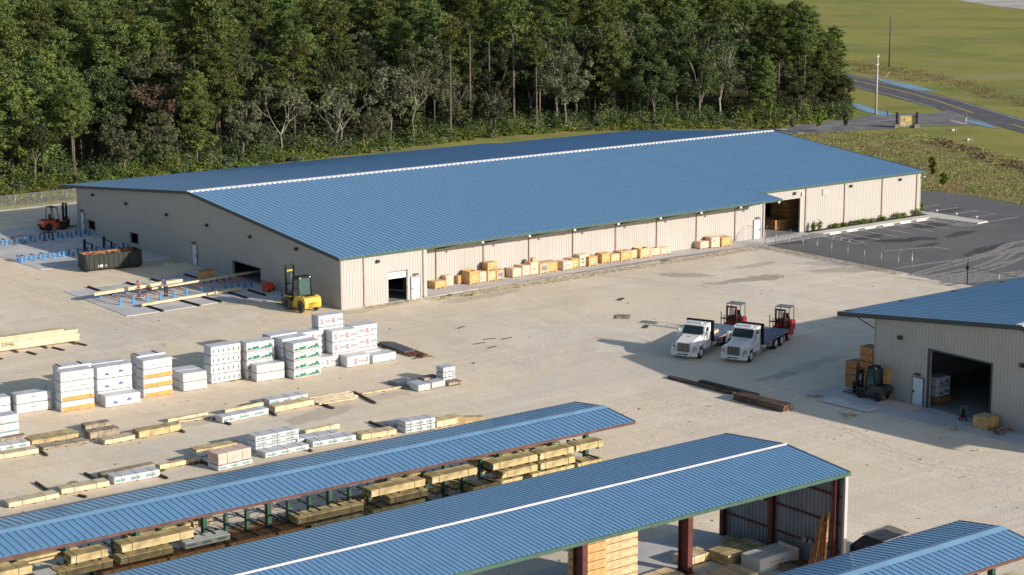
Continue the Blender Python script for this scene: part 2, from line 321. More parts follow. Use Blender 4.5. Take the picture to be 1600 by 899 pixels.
# ================================================================ SETTING: ground sheets
def sheet(name,pts,z,matn,kind='structure'):
    n=len(pts); a=sum(pts[i][0]*pts[(i+1)%n][1]-pts[(i+1)%n][0]*pts[i][1] for i in range(n))
    if a<0: pts=pts[::-1]
    me=bpy.data.meshes.new(name); me.from_pydata([(p[0],p[1],z) for p in pts],[],[tuple(range(n))]); me.materials.append(M(matn))
    o=put(name,me); o['kind']=kind; return o
def g2(u,v): p=G(u,v); return (p.x,p.y)
sheet('ground',[(-1500,-1500),(3500,-1500),(3500,3500),(-1500,3500)],-.10,'grass')
sheet('yard',[(-260,-260),(54.3,-260),(54.3,3.4),(83,3.4),(83,56.3),(60,64),(20,75.2),(-90,74.2),(-260,74)],-.012,'sand')
sheet('parking_lot',[(54.3,-120),(96,-120),(98,-30),g2(1640,330),g2(1600,321),g2(1560,314),g2(1520,306),g2(1490,302),g2(1462,299),g2(1440,297.5),(99.5,30),(108,60),(118,72),(104,76),(86,58),(83.3,56.3),(83.3,3.3),(54.3,3.3)],-.004,'asphalt')
def slab(name,pts,z0,z1,matn):
    mb=MB(); mb.prism([(p[0],p[1]) for p in pts],z0,z1); return struct(mb.build(name,matn))
slab('concrete_slab',[g2(-30,366),g2(150,338),(-.1,57.2),(-.1,34.6),(0,34.6),g2(249,397),g2(64,421.5),g2(-5,400)][0:1]+[(-.15,62),(-.15,33.0),g2(64,421.5),g2(-40,390)],-.05,.03,'concrete')
slab('concrete_slab',[g2(100,456),g2(198,494.5),g2(300,480),g2(345,472),(-.15,5.6),(-.15,26.5),g2(232,440)],-.05,.03,'concrete')
slab('concrete_apron',[(9.35,-.25),(20,.35),(40,1.2),(54.2,.6),(54.2,3.3),(9.35,3.3)],-.05,.03,'concrete')
slab('concrete_apron',[(54.25,.8),(57.3,1.0),(63.2,2.0),(63.2,3.3),(54.25,3.3)],-.05,.035,'concrete')
slab('concrete_apron',[(11.2,-47.5),(15.5,-47.5),(15.5,-95),(13.6,-95),g2(1597,697)],-.05,.035,'concrete')
slab('sidewalk',[(63.3,2.4),(64.2,1.0),(82,1.0),(83.1,-5.2),(85.2,-5.0),(85.0,3.0),(84.2,6.5),(83.4,6.5),(83.4,2.4)],-.05,.11,'walk_concrete')
o=slab('flower_bed',[(63.6,2.42),(83.4,2.42),(83.4,3.3),(63.6,3.3)],-.05,.10,'mulch')
slab('concrete_slab',[(-60,-66.5),(-17,-66.5),(-16.6,-68),(-16.6,-79),(-60,-79)],-.05,.03,'concrete')
slab('concrete_slab',[(-60,-50.2),(-12.2,-50.2),(-12.2,-54.6),(-60,-54.6)],-.05,.02,'concrete')
# painted bay lines
def stripe(mb,p,q,w,z): 
    p=Vector((p[0],p[1],0));q=Vector((q[0],q[1],0)); d=(q-p).normalized(); a=Vector((-d.y,d.x,0))*w/2
    mb.add([(x.x,x.y,z) for x in (p-a,q-a,q+a,p+a)],[(0,1,2,3)])
mb=MB()
for x in (66.45,69.35,72.2,75.25,78.0,80.45): stripe(mb,(x,.3),(x,-5.3),.12,.003)
for y in (6.9,4.2,1.2,-1.7,-4.9): stripe(mb,(85.6,y),(90.7,y),.12,.003)
a=[(63.2,1.0),(64.6,1.0),(64.0,-5.4),(62.6,-5.4)]
for i in range(4): stripe(mb,a[i],a[(i+1)%4],.12,.003)
for k in range(1,5): stripe(mb,(63.2-.13*k,1.0-1.28*k),(64.5-.1*k,1.9-1.28*k),.12,.006)
for k in range(7): stripe(mb,(81.0,.6-.85*k),(83.0,-.2-.85*k),.14,.003)
stripe(mb,(81.0,.8),(81.0,-5.6),.12,.006); stripe(mb,(81.0,-5.6),(83.0,-5.6),.12,.009)
struct(mb.build('parking_lines','paint_white'))
# dusty tyre tracks across the asphalt, wheel marks in the yard
def track(mb,pix,w,z):
    P=[Vector((*g2(*p),0)) for p in pix]; Q=[]
    for i in range(len(P)-1):
        p0=P[max(i-1,0)];p1=P[i];p2=P[i+1];p3=P[min(i+2,len(P)-1)]
        for k in range(6):
            t=k/6; Q.append(.5*((2*p1)+(p2-p0)*t+(2*p0-5*p1+4*p2-p3)*t*t+(3*p1-p0-3*p2+p3)*t**3))
    Q.append(P[-1]); vs=[]
    for i,p in enumerate(Q):
        d=(Q[min(i+1,len(Q)-1)]-Q[max(i-1,0)]).normalized(); a=Vector((-d.y,d.x,0))*w/2; vs+=[(p.x-a.x,p.y-a.y,z),(p.x+a.x,p.y+a.y,z)]
    mb.add(vs,[(2*i,2*i+1,2*i+3,2*i+2) for i in range(len(Q)-1)])
mb=MB(); z=.0
TR=[[(1420,430),(1480,413),(1530,399),(1555,391),(1575,381),(1610,375)],[(1430,431),(1495,414),(1545,398),(1570,388),(1590,380),(1615,378)],[(1440,433),(1520,418),(1560,403),(1580,391),(1610,384)],[(1455,437),(1530,421),(1565,408),(1590,394),(1615,389)],[(1470,440),(1540,424),(1580,411),(1610,396)],[(1400,420),(1460,411),(1540,401),(1600,393)],[(1470,443),(1540,431),(1610,422)],[(1480,446),(1540,437),(1610,428)],[(1525,421),(1560,413),(1610,400)],[(1380,393),(1425,389),(1460,387),(1485,390)]]
for k,tr in enumerate(TR):
    z+=.0015; track(mb,tr,.55,z)
z+=.0015; mb.add([(*g2(u,v),z) for u,v in [(1430,431),(1500,444),(1540,440),(1620,432),(1620,425),(1540,427),(1480,428)]],[(0,1,2,3,4,5,6)])
z+=.0015; mb.add([(*g2(u,v),z) for u,v in [(1545,398),(1590,396),(1612,390),(1612,384),(1575,390)]],[(0,1,2,3,4)])
struct(mb.build('dust_on_asphalt','dust_track'))
mb=MB(); z=-.010
YT=[[(850,575),(842,545),(858,520),(920,500),(1010,488),(1130,462),(1260,440)],[(872,578),(862,548),(880,524),(940,508),(1030,492),(1150,468)],[(700,525),(800,505),(900,500),(1000,483),(1150,455),(1300,442),(1400,440)],[(1000,680),(1150,640),(1350,700),(1600,760)],[(980,560),(900,548),(800,560),(600,600),(300,650),(0,720)],[(0,590),(200,540),(420,500),(600,500),(800,478)],[(0,430),(120,470),(280,520),(420,515),(620,486)],[(960,640),(1100,625),(1250,640),(1440,715),(1600,735)]]
for tr in YT:
    for dv in (0,7):
        z+=.0006; track(mb,[(u,v+dv) for u,v in tr],.5,z)
struct(mb.build('wheel_tracks','yard_track'))
mb=MB()
for k,(x0,x1,y0,y1) in enumerate([(2,9.3,-1.0,-.05),(9.0,30,-2.0,.3),(30,54,-1.6,1.0),(52.6,54.2,-20,.4)]): mb.add([(x0,y0,-.0045+.0007*k),(x1,y0,-.0045+.0007*k),(x1,y1,-.0045+.0007*k),(x0,y1,-.0045+.0007*k)],[(0,1,2,3)])
struct(mb.build('damp_ground','damp_edge'))
# roads on the right
zr=-.06
sheet('road',[g2(1240,92),g2(1340,118.5),g2(1400,131),g2(1500,156),g2(1610,190),g2(1720,225),g2(1700,245),g2(1600,208),g2(1540,191),g2(1470,171),g2(1340,137),g2(1240,115)],zr,'asphalt_road')
sheet('access_road',[g2(1180,203),g2(1215,199.5),g2(1300,188.5),g2(1360,180),g2(1420,177),g2(1458,177),g2(1480,171),g2(1560,197),g2(1520,195.5),g2(1440,197),g2(1400,200),g2(1330,204),g2(1245,209),g2(1200,211)],zr+.004,'drive_asphalt')
mb=MB()
def pl(pts,w,z):
    for a,b in zip(pts[:-1],pts[1:]): stripe(mb,g2(*a),g2(*b),w,z)
pl([(1240,94),(1340,120.5),(1400,133),(1500,158),(1610,191.5)],.2,zr+.004); pl([(1240,113),(1340,135.5),(1400,150),(1463,169)],.2,zr+.004)
pl([(1485,167),(1510,175)],.01,zr+.004)
mb.M=[0]*len(mb.F)
pl([(1485,187),(1507,193.5)],.5,zr+.009); pl([(1219,202.5),(1229,201.5)],.9,zr+.009); pl([(1248,208),(1257,207.3)],.9,zr+.009)
pl([(1230,205),(1330,193),(1400,186)],.12,zr+.010)
struct(mb.build('road_markings','paint_white'))
mb=MB(); pl([(1240,102),(1340,126.5),(1400,139.5),(1460,155.5),(1520,176)],.45,zr+.004); pl([(1583,194),(1640,212)],.45,zr+.004)
struct(mb.build('road_centre_line','paint_yellow'))
for pts in ([(1330,160),(1345,163),(1368,171),(1398,178),(1380,181),(1352,174),(1330,166)],[(1362,118.5),(1378,123),(1388,124),(1400,129),(1412,129),(1430,133),(1462,142),(1440,141.5),(1400,133.5),(1375,126)],[(1508,186),(1530,190),(1562,200.5),(1545,199),(1515,191)]):
    sheet('ditch_water',[g2(*p) for p in pts],-.045,'ditch_water')
sheet('gravel_road',[g2(1465,-8),g2(1500,1),g2(1560,10),g2(1640,19),g2(1640,4),g2(1560,-8)],-.06,'gravel_pale')
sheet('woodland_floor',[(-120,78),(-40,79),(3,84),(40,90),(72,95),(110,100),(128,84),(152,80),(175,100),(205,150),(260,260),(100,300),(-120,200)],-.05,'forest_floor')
# ================================================================ BUILDINGS
def wall(mb,o,t,n,s0,s1,ztop,openings=(),z0=0,th=.12,rib=.305,rh=.022,rw=.08,mi=0):
    """ribbed sheet wall from s0 to s1 along t; openings (a,b,za,zb); outward normal n"""
    o=Vector((*o,0)); t=Vector((*t,0)); n=Vector((*n,0))
    cuts={s0,s1}
    k=math.ceil(s0/rib)
    while k*rib<s1:
        cuts.add(k*rib); cuts.add(min(s1,k*rib+rw)); k+=1
    for a,b,_,_ in openings: cuts|={a,b}
    cuts=sorted(c for c in cuts if s0<=c<=s1)
    flip=t.cross(n).z>0
    def blk(a,b,za0,za1,zb0,zb1,d0,d1):
        P=[o+t*a+n*d0,o+t*b+n*d0,o+t*b+n*d1,o+t*a+n*d1]
        lo=[(P[0].x,P[0].y,za0),(P[1].x,P[1].y,zb0),(P[2].x,P[2].y,zb0),(P[3].x,P[3].y,za0)]
        hi=[(P[0].x,P[0].y,za1),(P[1].x,P[1].y,zb1),(P[2].x,P[2].y,zb1),(P[3].x,P[3].y,za1)]
        if not flip: lo=lo[::-1]; hi=hi[::-1]
        mb.hexa(lo,hi,mi)
    for a,b in zip(cuts[:-1],cuts[1:]):
        if b-a<1e-4: continue
        mid=(a+b)/2; isrib=(mid%rib)<rw
        spans=[(z0,None)]
        for oa,ob,za,zb in sorted(openings,key=lambda q:q[2]):
            if oa<mid<ob:
                l=spans.pop(); 
                if za>l[0]+.01: spans.append((l[0],za))
                spans.append((zb,None))
        for lo_,hi_ in spans:
            ha=ztop(a) if hi_ is None else hi_; hb=ztop(b) if hi_ is None else hi_
            blk(a,b,lo_,ha,lo_,hb,-th,0)
            if isrib: blk(a,b,lo_,ha-.001,lo_,hb-.001,0.0005,rh)
def roof(mb,x0,x1,yE,zE,yR,zR,rib,rh=.05,rw=.07,th=.10,mi=0):
    """one roof slope with standing ribs, eave at yE, ridge at yR"""
    s=1 if yR>yE else -1
    def q(y): return zE+(zR-zE)*(y-yE)/(yR-yE)
    lo=[(x0,yE),(x1,yE),(x1,yR),(x0,yR)]
    if s<0: lo=lo[::-1]
    mb.hexa([(x,y,q(y)-th) for x,y in lo],[(x,y,q(y)) for x,y in lo],mi)
    n=int((x1-x0)/rib)
    for k in range(n+1):
        x=x0+k*rib+.02
        if x+rw>x1: break
        a,b=x,x+rw; t0,t1=x+rw*.25,x+rw*.75; ye,yr=(yE-.01*s),yR
        P=[(a,ye,zE+.001),(b,ye,zE+.001),(t1,ye,zE+rh),(t0,ye,zE+rh),(a,yr,zR+.001),(b,yr,zR+.001),(t1,yr,zR+rh),(t0,yr,zR+rh)]
        mb.add(P,[(0,1,2,3),(1,5,6,2),(2,6,7,3),(3,7,4,0),(4,7,6,5)] if s>0 else [(3,2,1,0),(2,6,5,1),(3,7,6,2),(0,4,7,3),(5,6,7,4)],mi)
def lamp(parent,x,y,z,n):
    mb=MB(); a=n[0];b=n[1]
    mb.box(x-.16*abs(b)-.0*a,y-.16*abs(a),z-.14,x+.16*abs(b)+.22*a,y+.16*abs(a)+.22*b,z+.14); mb.box(x-.1*abs(b),y-.1*abs(a),z-.1,x+.1*abs(b)+.26*a,y+.1*abs(a)+.26*b,z+.05)
    mb.build('wall_lamp','lamp_brown',parent)
def man_door(parent,x,y,n,w=.95,h=2.1,matn='door_blue_white',hs=1):
    """door leaf centred at x,y on a wall with outward normal n, with frame and handle"""
    a,b=n; tx,ty=(-b,a)
    def bx(mb,s0,s1,d0,d1,z0,z1,mi=0):
        X=[x+tx*s+a*d for s in (s0,s1) for d in (d0,d1)]; Y=[y+ty*s+b*d for s in (s0,s1) for d in (d0,d1)]
        mb.box(min(X),min(Y),z0,max(X),max(Y),z1,mi)
    mb=MB(); bx(mb,-w/2,w/2,.0,.055,.05,h); d=mb.build('door',matn,parent)
    mb=MB(); bx(mb,-w/2-.07,-w/2-.002,0,.08,.03,h+.07); bx(mb,w/2+.002,w/2+.07,0,.08,.03,h+.07); bx(mb,-w/2,w/2,0,.08,h+.002,h+.07); mb.build('frame','steel_grey',d)
    mb=MB(); bx(mb,hs*w*.34,hs*w*.42,.056,.12,.95,1.12); mb.build('handle','black_metal',d)
    mb=MB(); bx(mb,-.22,.22,.036,.30,h+.24,h+.34); mb.build('door_lamp','lamp_brown',parent)
H1=4.93; SL=.0943; YR=28.72; XL=83.05
def zr_(y): return H1+SL*y if y<YR else H1+SL*YR-SL*(y-YR)
ware=thing('warehouse','long beige metal warehouse with a low blue ribbed roof and white ridge strip','warehouse',(0,0,0))
mb=MB()
wall(mb,(0,0),(1,0),(0,-1),0,9.3,lambda s:H1-.14,[(5.19,7.36,0,2.83)])          # front block
wall(mb,(9.3,0),(0,1),(1,0),0,3.47,lambda s:zr_(s)-.14)
mb.box(9.06,-.001,0,9.55,-.045,H1-.14)
wall(mb,(0,3.47),(1,0),(0,-1),9.4,XL,lambda s:zr_(3.47)-.13,[(57.35,62.85,0,3.95)])
gop=[(51.72,53.5,.45,1.4),(41.05,42.9,.35,1.42),(14.75,20.1,.15,1.62)]
wall(mb,(0,0),(0,1),(-1,0),.0,56.27,lambda s:zr_(s)-.13,gop)
wall(mb,(XL,3.47),(0,1),(1,0),0,52.8,lambda s:zr_(s+3.47)-.13)
wall(mb,(0,56.27),(1,0),(0,1),0,XL,lambda s:zr_(56.27)-.13)
mb.build('wall','wall_beige',ware)
mb=MB(); roof(mb,-.35,56.25,-.28,zr_(-.28),YR,zr_(YR),.61); roof(mb,56.25,XL+.3,3.2,zr_(3.2),YR,zr_(YR),.61); mb.build('roof','roof_blue',ware)
mb=MB(); roof(mb,-.35,61.2,59.65,zr_(59.65),YR,zr_(YR),.61); roof(mb,61.2,XL+.3,56.5,zr_(56.5),YR,zr_(YR),.61); mb.build('roof','roof_blue',ware)
mb=MB(); zz=zr_(YR)
mb.add([(-.4,YR-.36,zz-.03),(XL+.35,YR-.36,zz-.03),(XL+.35,YR,zz+.09),(-.4,YR,zz+.09),(XL+.35,YR+.35,zz-.02),(-.4,YR+.35,zz-.02),(-.4,YR-.36,zz+.03),(XL+.35,YR-.36,zz+.03),(XL+.35,YR+.35,zz+.04),(-.4,YR+.35,zz+.04)],[(6,7,2,3),(3,2,8,9),(0,1,7,6),(5,9,8,4),(0,6,3,9,5),(1,4,8,2,7)])
k=0
while k*.61<XL: mb.box(-.25+k*.61,YR-.48,zr_(YR-.45)+.001,-.25+k*.61+.30,YR-.36,zz+.03); k+=1
mb.build('ridge_cap','ridge_white',ware)
def rake(name,parent,X,ya,yb,zf,w=.07,h=.30,matn='trim_dark',dz=.03,sg=-1):
    mb=MB(); mb.add([(X,ya,zf(ya)+dz-h),(X,yb,zf(yb)+dz-h),(X,yb,zf(yb)+dz),(X,ya,zf(ya)+dz),(X+sg*w,ya,zf(ya)+dz-h),(X+sg*w,yb,zf(yb)+dz-h),(X+sg*w,yb,zf(yb)+dz),(X+sg*w,ya,zf(ya)+dz)],[(0,1,2,3),(7,6,5,4),(3,2,6,7),(4,5,1,0),(0,3,7,4),(5,6,2,1)] if sg<0 else [(3,2,1,0),(4,5,6,7),(7,6,2,3),(0,1,5,4),(4,7,3,0),(1,2,6,5)])
    return mb.build(name,matn,parent)
rake('rake_trim',ware,-.352,-.30,YR,zr_); rake('rake_trim',ware,-.352,YR,59.7,zr_); rake('rake_trim',ware,XL+.302,3.2,YR,zr_,sg=1,h=.2); rake('rake_trim',ware,XL+.302,YR,56.5,zr_,sg=1,h=.2); rake('rake_trim',ware,56.252,-.3,3.2,zr_,sg=1,h=.2)
mb=MB(); mb.box(-.40,-.42,zr_(-.3)-.20,56.3,-.29,zr_(-.3)-.005); mb.build('gutter','trim_green',ware)
mb=MB(); mb.box(56.3,3.06,zr_(3.2)-.20,XL+.35,3.19,zr_(3.2)-.005); mb.build('gutter','trim_green',ware)
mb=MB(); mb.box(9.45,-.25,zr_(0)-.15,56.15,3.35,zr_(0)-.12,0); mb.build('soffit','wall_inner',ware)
for x in [2.47,9.15]: MB().box(x-.05,-.12,.15,x+.05,-.036,H1-.2).box(x-.05,-.2,.1,x+.05,-.036,.2).build('downspout','downspout',ware)
for k in range(9):
    x=13.05+5.69*k
    if x<56: MB().box(x-.06,3.34,.1,x+.06,3.43,4.75).build('downspout','downspout',ware)
for x in (57.15,): MB().box(x-.06,3.34,.1,x+.06,3.43,4.7).build('downspout','downspout',ware)
for x in (63.76,70.05,76.31,82.3): MB().box(x-.06,3.34,.1,x+.06,3.43,5.05).build('downspout','downspout',ware)
for k in range(8):
    x=13.2+5.69*k
    mb=MB(); mb.beam((x+.0,3.4,3.75),(x+.0,.2,4.6),.08,.14); mb.box(x-.12,-.2,4.58,x+.12,3.4,4.74); mb.build('roof_bracket','purlin_brown',ware)
    MB().box(x+2.5,-.5,4.55,x+2.75,-.43,4.72).build('eave_lamp','ridge_white',ware)
for y,z in ((51.78,4.51),(43.47,4.52),(33.97,4.53),(25.19,4.57),(16.4,4.59),(7.68,4.62)): lamp(ware,-.036,y,z,(-1,0))
for x,z in ((4.0,4.1),): lamp(ware,x,-.036,z,(0,-1))
for x in (61.9,71.0,79.3): lamp(ware,x,3.434,4.55,(0,-1))
man_door(ware,-.036,54.75,(-1,0),hs=1); man_door(ware,-.036,28.05,(-1,0),hs=1)
man_door(ware,8.22,-.036,(0,-1),matn='white_paint',hs=-1); man_door(ware,56.2,3.434,(0,-1),matn='white_paint',hs=1)
mb=MB(); mb.box(5.2,.03,2.22,7.2,.06,2.82); 
for k in range(5): mb.box(5.2,.02,2.24+k*.12,7.2,.029,2.33+k*.12)
mb.build('roll_up_door','white_paint',ware)
mb=MB(); mb.box(7.2,-.06,.0,7.36,-.037,2.9); mb.box(5.12,-.06,2.84,7.4,-.037,2.92); mb.build('door_frame','steel_grey',ware)
mb=MB(); mb.box(57.2,3.38,0,57.345,3.432,4.05); mb.box(62.86,3.38,0,63.1,3.432,4.05); mb.box(57.345,3.38,3.952,62.86,3.432,4.05); mb.build('door_frame','wall_beige',ware)
for a,b,z0,z1 in gop:
    mb=MB(); mb.box(-.06,a-.08,z0-.05,-.037,a-.001,z1+.08); mb.box(-.06,b+.001,z0-.05,-.037,b+.08,z1+.08); mb.box(-.06,a,z1+.002,-.037,b,z1+.08); mb.build('window_frame','trim_dark',ware)
MB().box(66.4,3.36,3.9,67.4,3.432,4.6).build('vent','wall_beige',ware)
MB().box(63.05,3.3,4.1,63.2,3.432,4.6).box(XL+.0,3.0,4.5,XL+.14,3.1,4.62).build('camera_housing','camera_white',ware)
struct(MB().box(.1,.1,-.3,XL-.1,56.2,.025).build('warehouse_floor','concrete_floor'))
# ---- second building at right
BX=15.64; RBY0=-50.8; RBYR=-64.6; RBY1=-78.4
def zb_(y): return (7.74-(y-RBYR)*.1115) if y>RBYR else (7.74+(y-RBYR)*.1115)
shop=thing('workshop_building','beige metal building at right with blue roof and an open bay door','building')
mb=MB()
wall(mb,(BX,RBY0),(0,-1),(-1,0),0,27.6,lambda s:zb_(RBY0-s)-.13,[(5.55,11.15,0,4.40)])
wall(mb,(BX,RBY0),(1,0),(0,1),0,45,lambda s:zb_(RBY0)-.13); wall(mb,(BX,RBY1),(1,0),(0,-1),0,45,lambda s:zb_(RBY1)-.13); wall(mb,(BX+45,RBY0),(0,-1),(1,0),0,27.6,lambda s:zb_(RBY0-s)-.13)
mb.build('wall','wall_beige',shop)
mb=MB(); roof(mb,BX-.4,BX+45.4,-47.4,zb_(-47.4),RBYR,7.74,.61); mb.build('roof','roof_blue',shop)
mb=MB(); roof(mb,BX-.4,BX+45.4,-81.8,zb_(-81.8),RBYR,7.74,.61); mb.build('roof','roof_blue',shop)
MB().box(BX-.45,RBYR-.3,7.70,BX+45,RBYR+.3,7.84).build('ridge_cap','ridge_white',shop)
rake('rake_trim',shop,BX-.402,-47.35,RBYR,zb_,h=.34); rake('rake_trim',shop,BX-.402,RBYR,-81.8,zb_,h=.34)
MB().box(BX-.4,-47.39,zb_(-47.4)-.2,BX+45.4,-47.27,zb_(-47.4)-.004).build('gutter','trim_dark',shop)
for k in range(7): 
    mb=MB(); x=BX+.3+k*6.1; mb.beam((x,-50.75,4.9),(x,-48.0,5.75),.06,.06); mb.box(x-.1,-50.75,5.72,x+.1,-47.6,5.92); mb.build('roof_bracket','primer_red',shop)
lamp(shop,BX-.036,-53.43,4.84,(-1,0)); lamp(shop,BX-.036,-64.7,4.87,(-1,0)); man_door(shop,BX-.036,-55.3,(-1,0),hs=-1)
mb=MB(); mb.box(BX-.08,-56.34,0,BX-.037,-56.12,4.5); mb.box(BX-.08,-61.96,0,BX-.037,-62.06,4.5); mb.box(BX-.08,-61.95,4.402,BX-.037,-56.35,4.5); mb.build('door_frame','trim_dark',shop)
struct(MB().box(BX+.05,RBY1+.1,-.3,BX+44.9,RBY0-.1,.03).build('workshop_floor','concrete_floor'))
# ---- T-column canopy shed with white ridge and closed gable end
SX=-16.3; SYR=-73.0
def zs_(y): return 6.60-abs(y-SYR)*.094
can=thing('canopy_shed','open-sided lumber shed with blue roof, white ridge strip and closed grey end wall','shed')
mb=MB(); roof(mb,-62,SX+.15,-68.05,zs_(-68.05),SYR,6.6,.305,rh=.035,rw=.06); mb.build('roof','roof_blue',can)
mb=MB(); roof(mb,-62,SX+.15,-77.9,zs_(-77.9),SYR,6.6,.305,rh=.035,rw=.06); mb.build('roof','roof_blue',can)
MB().side([(-.001,0),(0,0)],0,0)
mb=MB(); mb.add([(-62,SYR-.15,6.62),(SX+.2,SYR-.15,6.62),(SX+.2,SYR,6.68),(-62,SYR,6.68),(SX+.2,SYR+.15,6.62),(-62,SYR+.15,6.62)],[(0,1,2,3),(3,2,4,5),(1,4,2)]); mb.build('ridge_cap','ridge_white',can)
rake('rake_trim',can,SX+.152,-77.95,SYR,zs_,h=.14,sg=1,dz=.05); rake('rake_trim',can,SX+.152,SYR,-68.0,zs_,h=.14,sg=1,dz=.05)
mb=MB(); mb.box(-62,-78.0,zs_(-77.9)-.20,SX+.22,-77.91,zs_(-77.9)+.0); mb.build('gutter','trim_green',can)
mb=MB(); mb.box(-62,-68.04,zs_(-77.9)-.16,SX+.22,-67.96,zs_(-77.9)+.0); mb.build('gutter','trim_green',can)
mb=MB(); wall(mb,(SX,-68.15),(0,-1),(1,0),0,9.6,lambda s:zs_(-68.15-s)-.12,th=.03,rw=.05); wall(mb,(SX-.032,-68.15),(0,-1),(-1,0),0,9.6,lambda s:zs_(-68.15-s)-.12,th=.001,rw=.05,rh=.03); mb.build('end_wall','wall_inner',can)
MB().box(SX-.12,-77.93,.0,SX+.10,-77.76,zs_(-77.9)-.21).build('corner_trim','wall_beige',can)
for y in (-68.35,-72.4,-77.3):
    mb=MB(); mb.box(SX-.36,y-.14,0,SX-.32,y+.14,zs_(y)-.16); mb.box(SX-.08,y-.14,0,SX-.04,y+.14,zs_(y)-.16); mb.box(SX-.32,y-.03,0,SX-.08,y+.03,zs_(y)-.16); mb.build('column','primer_red',can)
for z in (1.5,3.1,4.7,5.75):
    MB().box(SX-.14,-77.6,z-.09,SX-.05,-68.3,z+.02).build('girt','primer_red',can)
for x in (-22.6,-30.2,-37.8,-45.4,-53.0):
    mb=MB(); w=.18; d=.42
    mb.box(x-w,-71.75-d,0,x+w,-71.75-d+.05,6.3); mb.box(x-w,-71.75+d-.05,0,x+w,-71.75+d,6.3); mb.box(x-.03,-71.75-d+.05,0,x+.03,-71.75+d-.05,6.3); mb.box(x-.3,-71.75-d-.1,.03,x+.3,-71.75+d+.1,.07)
    mb.build('column','primer_red',can)
    mb=MB(); 
    for ya,yb in ((-72.2,-77.7),(-71.3,-68.2)):
        P=[(ya,zs_(ya)-.9),(yb,zs_(yb)-.42),(yb,zs_(yb)-.12),(ya,zs_(ya)-.12)]
        mb.add([(x-.1,y,z) for y,z in P]+[(x+.1,y,z) for y,z in P],[(0,1,2,3),(7,6,5,4),(0,4,5,1),(1,5,6,2),(2,6,7,3),(3,7,4,0)])
    mb.build('rafter','primer_red',can)
# ---- cantilever rack sheds
def rack_shed(name,label,x0,x1,yc,zc,hw,ze,matedge,posts,shorts,ridgew=.42):
    t=thing(name,label,'rack',(0,0,0))
    def zf(y): return zc-abs(y-yc)*(zc-ze)/hw
    mb=MB(); roof(mb,x0,x1,yc+hw,ze,yc,zc,.42,rh=.04,rw=.06); mb.build('roof','roof_blue',t)
    mb=MB(); roof(mb,x0,x1,yc-hw,ze,yc,zc,.42,rh=.04,rw=.06); mb.build('roof','roof_blue',t)
    mb=MB(); q=ridgew; mb.add([(x0,yc-q,zf(yc-q)+.045),(x1+.04,yc-q,zf(yc-q)+.045),(x1+.04,yc,zc+.07),(x0,yc,zc+.07),(x1+.04,yc+q,zf(yc+q)+.045),(x0,yc+q,zf(yc+q)+.045)],[(0,1,2,3),(3,2,4,5),(1,4,2)]); mb.build('ridge_cap','roof_ridge_blue',t)
    rake('rake_trim',t,x1+.002,yc-hw-.05,yc,zf,h=.16,sg=1,dz=.03); rake('rake_trim',t,x1+.002,yc,yc+hw+.05,zf,h=.16,sg=1,dz=.03)
    MB().box(x0,yc-hw-.08,ze-.16,x1,yc-hw-.02,ze-.0).build('purlin','purlin_brown',t); MB().box(x0,yc+hw+.02,ze-.16,x1,yc+hw+.08,ze).build('purlin','purlin_brown',t)
    for x in posts:
        mb=MB(); mb.box(x-.13,yc-.17,0,x+.13,yc+.17,zc-.15); mb.build('post','trim_rack',t)
        mb=MB(); mb.beam((x,yc-hw+.3,ze-.16),(x,yc,zc-.2),.08,.14); mb.beam((x,yc+hw-.3,ze-.16),(x,yc,zc-.2),.08,.14); mb.build('roof_arm','primer_red',t)
    for x in shorts: MB().box(x-.09,yc-.13,0,x+.09,yc+.13,2.12).build('post','trim_rack',t)
    for x in sorted(posts+shorts):
        for z in (.40,.98,1.66):
            for s in (-1,1):
                mb=MB(); mb.beam((x,yc+s*.16,z-.06),(x,yc+s*1.32,z-.045),.07,.09); mb.box(x-.03,yc+s*1.27,z-.05,x+.03,yc+s*1.32,z+.02); mb.build('arm','black_metal',t)
    mb=MB(); mb.beam((x0,yc,.55),(x1-1.5,yc,.55),.04,.04); mb.beam((x0,yc,1.9),(x1-1.5,yc,1.9),.04,.04)
    for a,b in zip(posts[:-1],posts[1:]): mb.beam((a,yc,.5),(b,yc,1.9),.02,.02); mb.beam((a,yc,1.9),(b,yc,.5),.02,.02)
    mb.build('brace','black_metal',t)
    return t
mat('trim_rack',(.022,.07,.052),.5,0,.1,2)
tall=[-51.0,-46.75,-42.5,-38.26,-34.02,-29.79,-25.5,-21.23,-16.92,-14.05]; short=[-54.0,-49.6,-48.2,-45.3,-43.9,-41.1,-39.7,-36.9,-35.45,-32.6,-31.2,-28.4,-26.95,-24.1,-22.7,-19.8,-18.4,-15.5]
rack_shed('cantilever_rack','green cantilever lumber rack under a long narrow blue roof','x',0,0,0,0,0,[],[]) if 0 else None
RY=-52.5
rack_shed('cantilever_rack','longer green cantilever lumber rack full of yellow timber under a narrow blue roof',-60,-12.49,RY,3.93,3.12,3.58,0,tall,short)
rack_shed('cantilever_rack','narrow blue rack roof cut off by the lower right corner of the photo',-34,-12.95,-85.9,4.42,2.85,4.02,0,[-30.,-25.7,-21.5,-17.3,-13.6],[-28.6,-27.1,-24.3,-22.9,-20.1,-18.7,-15.2])
